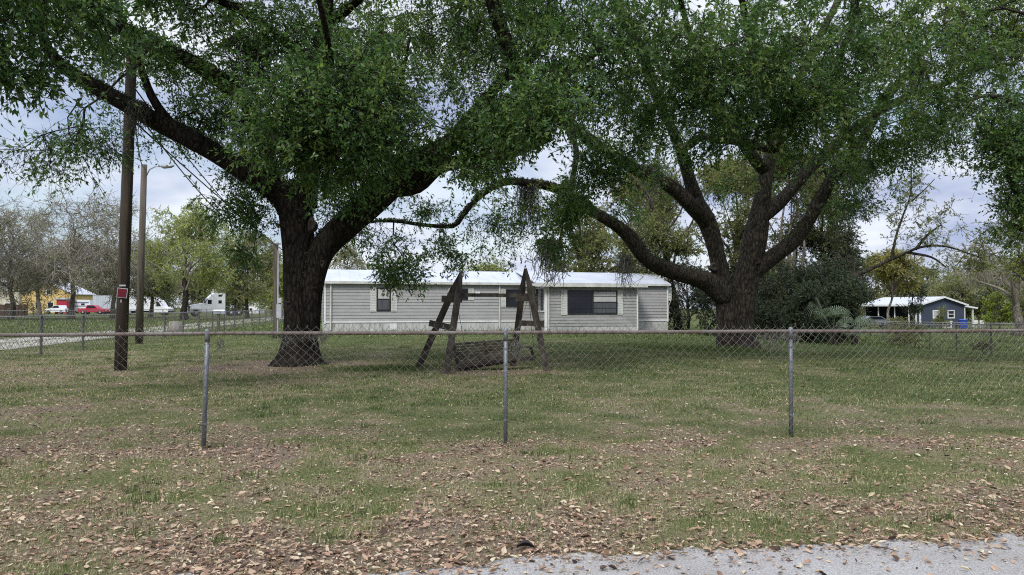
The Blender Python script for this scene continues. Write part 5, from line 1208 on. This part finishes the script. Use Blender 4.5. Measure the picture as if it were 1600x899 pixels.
crown_tree('bare_tree', 'pale grey bare tree with thick trunk near the right edge', 'tree', 1588, 66, 11.0, 5.2, 126, M['brown_leaf'], GB, GT, n=360, twigs=7, per=2, leaf=0.11, R=1.2, cbase=0.3, trunk_r=0.42, gap=0.3, nl=12, tr=0.012, tint=(0.1, 0.7))
crown_tree('green_tree', 'light green tree hanging above the bare tree at the right edge', 'tree', 1620, 46, 9.0, 3.2, 127, M['spring_leaf'], OB, TW, n=200, twigs=5, per=10, leaf=0.12, R=0.7, cbase=0.45, gap=0.36)
crown_tree('lime_bush', 'bright lime green bush right of the blue house', 'bush', 1561, 92, 4.6, 2.4, 128, M['lime_leaf'], OB, TW, n=180, twigs=5, per=14, leaf=0.15, R=0.6, cbase=0.02, gap=0.2, flat=1.0)
crown_tree('dark_bush', 'dark bush between the porch and the lime green bush', 'bush', 1552, 112, 6.5, 2.8, 129, M['dark_leaf'], OB, TW, n=150, twigs=5, per=12, leaf=0.18, R=0.7, cbase=0.02, gap=0.25)
for k, (px, Y, h, cr, mm, lab) in enumerate(((1428, 38, 1.5, 0.65, 'olive_leaf', 'straggly green bush behind the rail near the right lawn fence'), (1412, 60, 1.3, 0.8, 'olive_leaf', 'dusty bush before the white porch wall of the blue house'), (1400, 82, 1.2, 0.9, 'brown_leaf', 'dry bush beneath the yellowish tree'), (1360, 58, 1.4, 1.2, 'brown_leaf', 'low dry bush under the carport car'), (1470, 91, 2.6, 0.9, 'olive_leaf', 'thin bush covering the left window of the blue gable'), (1400, 40, 0.9, 0.5, 'brown_leaf', 'small brown weed clump beside the straggly green bush'), (1535, 30, 0.45, 0.45, 'brown_leaf', 'low weed clump at the corner post on the right lawn'), (52, 122, 3.0, 2.6, 'dark_leaf', 'dark bush at the end of the brown board fence'))):
    crown_tree('bush', lab, 'bush', px, Y, h, cr, 190 + k, M[mm], OB, TW, n=45, twigs=5, per=12, leaf=0.07 if Y < 65 else 0.14, R=0.32 if Y < 65 else 0.6, cbase=0.0, gap=0.2, nl=4, tr=0.005, flat=1.0)
# the long limb tree over the blue house: a leaning tree whose limb reaches right
rng = np.random.RandomState(77)
lt = thing('slender_tree', 'slender leaning tree whose long bare limb arches over the yellowish tree', 'tree', (*P(1290, 520, 45)[:2], float(gz(P(1290, 520, 45)[0], 45))))
tg, bg_, lg = Geo(), Geo(), Geo(); sk = []
for k, rows in enumerate(([(1290, 532, 45, 6), (1300, 480, 45, 4.5), (1325, 440, 44.8, 3.4), (1365, 418, 44.6, 2.8), (1410, 398, 44.4, 2.4), (1440, 386, 44.2, 2.0), (1480, 386, 44, 1.5), (1530, 402, 43.8, 0.9)],
                          [(1392, 405, 44.5, 2.2), (1400, 370, 44.3, 1.8), (1412, 335, 44.1, 1.5), (1422, 305, 44, 1.2), (1424, 262, 44, 1.0)], [(1430, 390, 44.3, 2.6), (1448, 368, 44.2, 1.8), (1470, 352, 44, 1.1)],
                          [(1420, 395, 44.4, 2.4), (1455, 402, 44.2, 1.7), (1478, 418, 44, 1.1)], [(1425, 315, 44, 1.4), (1445, 296, 44, .9), (1460, 280, 44, .6)])):
    sk.append(limb(tg if k == 0 else bg_, px_limb(rows), 8, 0.3, 500 + k, 0.05))
As = [lobe_points(P(px, py, Y), (rx_ * Y / F_PX, 1.0, ry_ * Y / F_PX), n, rng, .35, 1.5, 3) for px, py, Y, rx_, ry_, n in ((1425, 300, 44, 34, 38, 40), (1462, 365, 44, 44, 22, 34), (1520, 405, 43.8, 45, 22, 50), (1400, 350, 44.2, 30, 30, 18), (1475, 330, 44, 26, 16, 10), (1545, 375, 43.8, 26, 22, 20), (1450, 420, 44, 40, 14, 16))]
A = np.concatenate(As); N, par, R, tips, n0 = grow(np.concatenate(sk), A, rng, 0.5, 0.01, 2.3, .1, .06); twig_geo(bg_, N, par, R, n0)
sprays(lg, bg_, A, outward(N, par, tips, A), rng, 5, 10, 0.6, 0.12, 0.2, 0.006, 0.45, None)
tg.build('trunk', OB, lt, True); bg_.build('limbs', OB, lt); lg.build('crown', M['olive_leaf'], lt)

# ------------------------------------------------------------------ palmetto
def palmetto(px, Y, h, label, seed, nfr=11):
    rng = np.random.RandomState(seed); x = (px - 800) / F_PX * Y; z = float(gz(x, Y)); r = thing('palmetto', label, 'palm', (x, Y, z))
    g = Geo(); g.tube([(x, Y, z - 0.1), (x, Y, z + h * 0.22)], [0.2, 0.16], 9); g.build('trunk', OB, r)
    for k in range(nfr):
        az = k * 2.4 + rng.uniform(-.3, .3); el = rng.uniform(0.25, 1.2); L = h * rng.uniform(0.40, 0.58); d = np.array([math.cos(az) * math.cos(el), math.sin(az) * math.cos(el), math.sin(el)])
        b0 = np.array([x, Y, z + h * 0.2]); hub = b0 + d * L * 0.8; fg = Geo(); fg.tube([b0, b0 + d * L * 0.4 + [0, 0, .03], hub], 0.015, 4)
        side = nrm(np.cross(d, [0, 0, 1.0])); up = np.cross(side, d); nb = 19
        for j in range(nb):
            t = (j / (nb - 1) - 0.5) * 2.9; dd = d * math.cos(t) + side * math.sin(t) + up * 0.12; l = L * 0.62 * (0.75 + 0.25 * math.cos(t)); q1 = hub + dd * l * 0.6; q2 = hub + dd * l + np.array([0, 0, -l * 0.62])
            w = nrm(np.cross(dd, up)) * 0.013; fg.add([hub - w * .3, hub + w * .3, q1 + w, q1 - w, q2], [[0, 1, 2, 3]], rng.uniform(.2, 1)); fg.F[3].append(np.array([[3, 2, 4]]) + fg.n - 5)
        fg.build('frond', M['palm'], r)
    return r
palmetto(1300, 38.5, 3.1, 'large palmetto with drooping fan fronds in front of the grey green thicket', 1)
palmetto(1334, 39.5, 2.3, 'smaller palmetto at the right edge of the thicket', 2, 9)

# ------------------------------------------------------------------ spanish moss
def moss(label, c, w, L, n, seed, m='moss', group=None, name='spanish_moss', thick=0.005, depth=None, drape=0.0):
    """hanging tangle of curly strands: c top centre, w half width, L longest strand"""
    rng = np.random.RandomState(seed); g = Geo(); depth = depth or w * 0.6
    c = np.array(c, float); segn = 7
    b = c + np.c_[rng.uniform(-w, w, n), rng.uniform(-depth, depth, n), rng.uniform(-0.04, 0.03, n)]
    l = L * rng.uniform(0.15, 1, n) * (0.45 + 0.55 * np.abs(np.sin(b[:, 0] * 9 + seed)))
    cur = b.copy(); tint = rng.rand(n)
    for k in range(segn):
        nx_ = cur + rng.normal(size=(n, 3)) * (l / segn * 0.55)[:, None]; nx_[:, 2] -= l / segn * rng.uniform(0.3, 1.2, n); nx_[:, 0] += (c[0] - nx_[:, 0]) * 0.06 * (1 - drape)
        g.segs(cur, nx_, thick, thick * 0.8, 3, tint); cur = nx_
    o = g.build(name, M[m], None, False, tuple(c)); return tag(o, label, 'moss', group)
moss('grey moss tangled on the top rail before the left oak trunk', (P(470, 523, 7.93)[0], 7.90, FH - 0.0), 0.30, 0.17, 230, 1, 'moss', None, 'rail_moss', 0.0022, 0.03, 1)
moss('ragged grey moss hanging on the fence just right of the middle post', (P(809, 535, 8.1)[0], 8.06, 1.10), 0.055, 0.26, 60, 2, 'moss', None, 'rail_moss', 0.0022, 0.03, 1)
moss('wide curtain of grey moss on the fence left of the right post', (P(1215, 528, 8.4)[0], 8.42, FH - 0.02), 0.27, 0.30, 150, 3, 'moss', None, 'rail_moss', 0.0018, 0.03, 1)
moss('small wisp of grey moss on the fence right of the left post', (P(345, 540, 7.85)[0], 7.84, 1.12), 0.03, 0.16, 36, 4, 'moss', None, 'rail_moss', 0.002, 0.015, 1)
hm = [((888, 282, 25.5), .22, 2.6, 'long grey moss strand hanging from the upper left limb of the wide oak'), ((977, 400, 26.8), .22, 1.8, 'grey moss curtain hanging before the mobile home roof'), ((858, 375, 40), .7, 3.2, 'dark shaggy moss clump over the mobile home roof'),
      ((1020, 258, 27), .3, 1.7, 'grey moss under the middle limb of the wide oak'), ((825, 290, 24.6), .35, 2.6, 'moss tail left of the dark leaf cluster'), ((1330, 240, 28), .4, 1.6, 'moss under the rightmost limb of the wide oak'),
      ((400, 185, 17.6), .5, 1.8, 'brown moss curtain below the upper left limb of the near oak'), ((395, 60, 17.5), .5, 1.6, 'moss clump high in the left crown of the near oak'), ((215, 160, 16.6), .2, 1.0, 'moss tuft where the long left limb crosses the dark pole'), ((1240, 60, 20), .35, 1.4, 'moss in the middle of the right canopy'), ((1435, 95, 24), .3, 1.5, 'moss high in the right canopy')]
for k, (c, w, L, lab) in enumerate(hm):
    moss(lab, P(*c), w, L, int(110 + 260 * w), 20 + k, 'moss_dark' if c[2] < 22 or c[2] > 35 else 'moss', 'moss hanging in the trees', thick=0.008 if c[2] < 30 else 0.016)

# ------------------------------------------------------------------ grass blades
m = leaf_mat('grass_blade', [(0.0, (0.07, 0.11, 0.035)), (0.3, (0.145, 0.185, 0.066)), (0.5, (0.25, 0.255, 0.12)), (0.72, (0.44, 0.39, 0.24)), (1.0, (0.60, 0.53, 0.38))], 0.25, 0.7, 0.1)
rng = np.random.RandomState(5)
def scatter(n, y0, y1, pw, wide=0.80):
    u = rng.rand(n); y = (y0 ** (1 - pw) + u * (y1 ** (1 - pw) - y0 ** (1 - pw))) ** (1 / (1 - pw))
    x = rng.uniform(-1, 1, n) * (y * wide + 1.5); return x, y
def add_blades(g, n, y0, y1, pw, hs, ws):
    x, y = scatter(n, y0, y1, pw); d = dryness(x, y); keep = (y > road_edge(x) - 0.05) & (rng.rand(n) > np.clip(d * 0.8 - 0.3, 0, 0.5)); keep &= np.hypot(x - OAK1[0], y - OAK1[1]) > 0.75
    x, y, d = x[keep], y[keep], d[keep]; n = len(x); B = np.c_[x, y, ground_z(x, y) - 0.005]
    tuft = fbm(x * 2.2, y * 2.2, 70, 3); h = hs * rng.uniform(0.4, 1.1, n) * (0.35 + 1.5 * tuft ** 1.5) * (1 - 0.45 * d) * (1 + 0.01 * y)
    az = rng.rand(n) * 6.283; ln = rng.uniform(0.2, 1.1, n); D = np.c_[np.cos(az) * ln, np.sin(az) * ln, np.ones(n)]; D = nrm(D)
    w = ws * rng.uniform(0.6, 1.3, n) * (1 + 0.10 * (y - 4)); sd2 = nrm(np.c_[-np.sin(az), np.cos(az), np.zeros(n)]) * w[:, None] / 2
    t = np.clip(0.16 + 0.60 * d + rng.normal(size=n) * 0.26 + 0.25 * (fbm(x * 0.8, y * 0.8, 90, 3) - 0.5) - 0.06 * sstep(20, 35, y) - 0.05 * sstep(7.6, 9, y), 0, 1)  # last term darkens blades past the front fence, painting in the oaks' shade
    v = np.stack([B - sd2, B + sd2, B + D * h[:, None]], 1).reshape(-1, 3); g.add(v, np.arange(n * 3).reshape(n, 3), np.repeat(t, 3))
g = Geo()
add_blades(g, 330000, 3.2, 11, 1.3, 0.045, 0.0052)
add_blades(g, 300000, 11, 36, 1.5, 0.055, 0.0070)
add_blades(g, 90000, 36, 90, 1.5, 0.10, 0.012)
tag(g.build('grass', m), 'short patchy lawn grass, half green and half straw coloured', 'grass', kind='stuff')
# longer green tufts at the foot of the wide oak, post feet and the home
def tuft(cx, cy, rx_, ry_, n, h, w, t0, g):
    x = cx + rng.normal(size=n) * rx_; y = cy + rng.normal(size=n) * ry_; az = rng.rand(n) * 6.283; ln = rng.uniform(.1, .7, n); D = nrm(np.c_[np.cos(az) * ln, np.sin(az) * ln, np.ones(n)]); sd2 = np.c_[-np.sin(az), np.cos(az), 0 * az] * w / 2; B = np.c_[x, y, ground_z(x, y)]
    g.add(np.stack([B - sd2, B + sd2, B + D * (h * rng.uniform(.4, 1.1, n))[:, None]], 1).reshape(-1, 3), np.arange(n * 3).reshape(n, 3), np.repeat(np.clip(t0 + rng.normal(size=n) * .12, 0, 1), 3))
g = Geo(); tuft(OAK2[0] - 2.2, 27.2, 1.4, 0.6, 1500, 0.26, 0.02, 0.12, g); tuft(OAK2[0] - 0.4, 27.2, 0.9, 0.5, 700, 0.22, 0.02, 0.15, g); tuft(-3.2, 17.6, 0.7, 0.35, 1500, 0.09, 0.01, 0.05, g)
for k in range(260):
    yy = 4.6 + 24 * rng.rand() ** 1.6; xx = rng.uniform(-1, 1) * (yy * 0.75 + 1)
    if yy > road_edge(xx) + 0.3: tuft(xx, yy, rng.uniform(.04, .16), rng.uniform(.03, .10), int(rng.uniform(20, 70)), rng.uniform(.05, .11), 0.006 + 0.0004 * yy, rng.choice([0.0, 0.1, 0.5], p=[.5, .35, .15]), g)
for q in FP[3:6]: tuft(q[0], q[1], 0.10, 0.05, 60, 0.09, 0.005, 0.2, g)
s_ = rng.uniform(0, sL, 500); qq = np.array([hp(a, -0.1, 0) for a in s_])
for a in np.linspace(1, sL - 1, 34):
    q = hp(a, -0.25 if not sa0 < a < sa1 else tA - 0.2, 0); tuft(q[0], q[1], 0.35, 0.1, 22, rng.uniform(0.12, 0.45), 0.02, 0.3, g)
tag(g.build('tall_grass', m), 'taller green grass tufts round tree feet, posts and the home skirting', 'grass', kind='stuff')

# ------------------------------------------------------------------ fallen leaves
m = leaf_mat('fallen_leaf', [(0.0, (0.05, 0.032, 0.026)), (0.2, (0.17, 0.11, 0.08)), (0.42, (0.35, 0.225, 0.16)), (0.65, (0.47, 0.35, 0.25)), (0.85, (0.52, 0.43, 0.30)), (1.0, (0.60, 0.54, 0.40))], 0.12, 0.75, 0.15)
def add_litter(g, n, y0, y1, pw, size, thr):
    x, y = scatter(n, y0, y1, pw); d = dryness(x, y); e = y - road_edge(x)
    pr = np.clip((d - thr) * 1.3 + 0.24, 0.08, 0.8) * np.where(e < 0.05, 0.0, 1.0) + np.where(e < 0.05, 0.75 * np.exp(e / 0.16) + 0.010, 0)
    k = rng.rand(n) < pr; x, y, d = x[k], y[k], d[k]; n = len(x)
    z = np.where(y - road_edge(x) < 0.05, 0.014, ground_z(x, y) + 0.004) + rng.uniform(0, 0.014, n)
    az = rng.rand(n) * 6.283; D = np.c_[np.cos(az), np.sin(az), rng.normal(size=n) * 0.16]; D = nrm(D); Nn = nrm(np.c_[rng.normal(size=(n, 2)) * 0.38, np.ones(n)]); X = nrm(np.cross(D, Nn)); Nn = np.cross(X, D)
    L = size * rng.uniform(0.35, 1.5, n) * (1 + 0.014 * (y - 4)); L = L[:, None]; w = L * rng.uniform(0.11, 0.30, (n, 1)); cu = L * rng.uniform(-0.05, 0.26, (n, 1)); B = np.c_[x, y, z]
    # base, left and right at 0.3 and 0.68, tip: a folded and curled blade
    v = np.stack([B, B + D * L * .3 + X * w + Nn * cu * .9, B + D * L * .3 - Nn * 0, B + D * L * .3 - X * w + Nn * cu * .9, B + D * L * .68 + X * w * .8 + Nn * cu * 1.1, B + D * L * .68 + Nn * cu * .25, B + D * L * .68 - X * w * .8 + Nn * cu * 1.1, B + D * L + Nn * cu * .8], 1).reshape(-1, 3)
    b = np.arange(n)[:, None] * 8; q = np.concatenate([b + [1, 2, 5, 4], b + [2, 3, 6, 5]]); t3 = np.concatenate([b + [0, 2, 1], b + [0, 3, 2], b + [4, 5, 7], b + [5, 6, 7]])
    t = np.repeat(np.clip(rng.normal(size=n) * 0.27 + 0.47, 0, 1), 8); g.add(v, q, t); g.F[3].append(t3 + g.n - len(v))
g = Geo()
add_litter(g, 38000, 3.3, 8.0, 1.2, 0.044, 0.54)
add_litter(g, 80000, 3.3, 9.0, 1.2, 0.022, 0.35)
add_litter(g, 110000, 8.0, 36, 1.6, 0.035, 0.54)
tag(g.build('fallen_leaves', m), 'tan and pinkish brown oak leaves strewn over the verge, lawn and road edge', 'fallen leaves', kind='stuff')
# one large curled leaf and a few twigs on the road edge
x, y = P(820, 860, 4.5)[0], 4.52
g = Geo(); t = np.linspace(0, 1, 7); up_ = 0.035 * np.sin(t * 3.1) + 0.012
for s_ in (-1, 1):
    v = np.r_[np.c_[x - 0.05 + 0.11 * t, y - 0.01 * t, up_ * 0.4 + 0.01], np.c_[x - 0.05 + 0.11 * t, y - 0.01 * t + s_ * 0.028 * np.sin(t * 3.0 + 0.1), up_ + 0.012]]
    g.add(v, [[k, k + 1, k + 8, k + 7] for k in range(6)])
tag(g.build('curled_leaf', M['black'], None, False, (x, y, 0)), 'dark curled up leaf lying at the road edge near the middle', 'leaf')
for k, (px, py, Y, L, az, lab) in enumerate(((1465, 858, 4.6, 0.13, 0.3, 'short brown twig on the asphalt at the right'), (1370, 862, 4.55, 0.16, -0.8, 'forked dry twig at the asphalt edge, left of the short brown one'), (1000, 880, 4.3, 0.1, 1.0, 'tiny twig on the asphalt in the bottom middle'))):
    c = P(px, py, Y); g = Geo(); d = np.array([math.cos(az), math.sin(az), 0.03]); b = np.array([c[0], 4.0 + 0 * Y + (Y - 4.0), 0.03]); b[1] = EYE * F_PX / (py - 480)
    g.tube([b - d * L / 2, b + [0, 0, 0.008], b + d * L / 2], [0.003, 0.004, 0.002], 5); g.tube([b, b + [L * 0.25, L * 0.2, 0.012]], 0.0022, 4)
    tag(g.build('fallen_twig', M['twig'], None, False, tuple(b)), lab, 'twig')
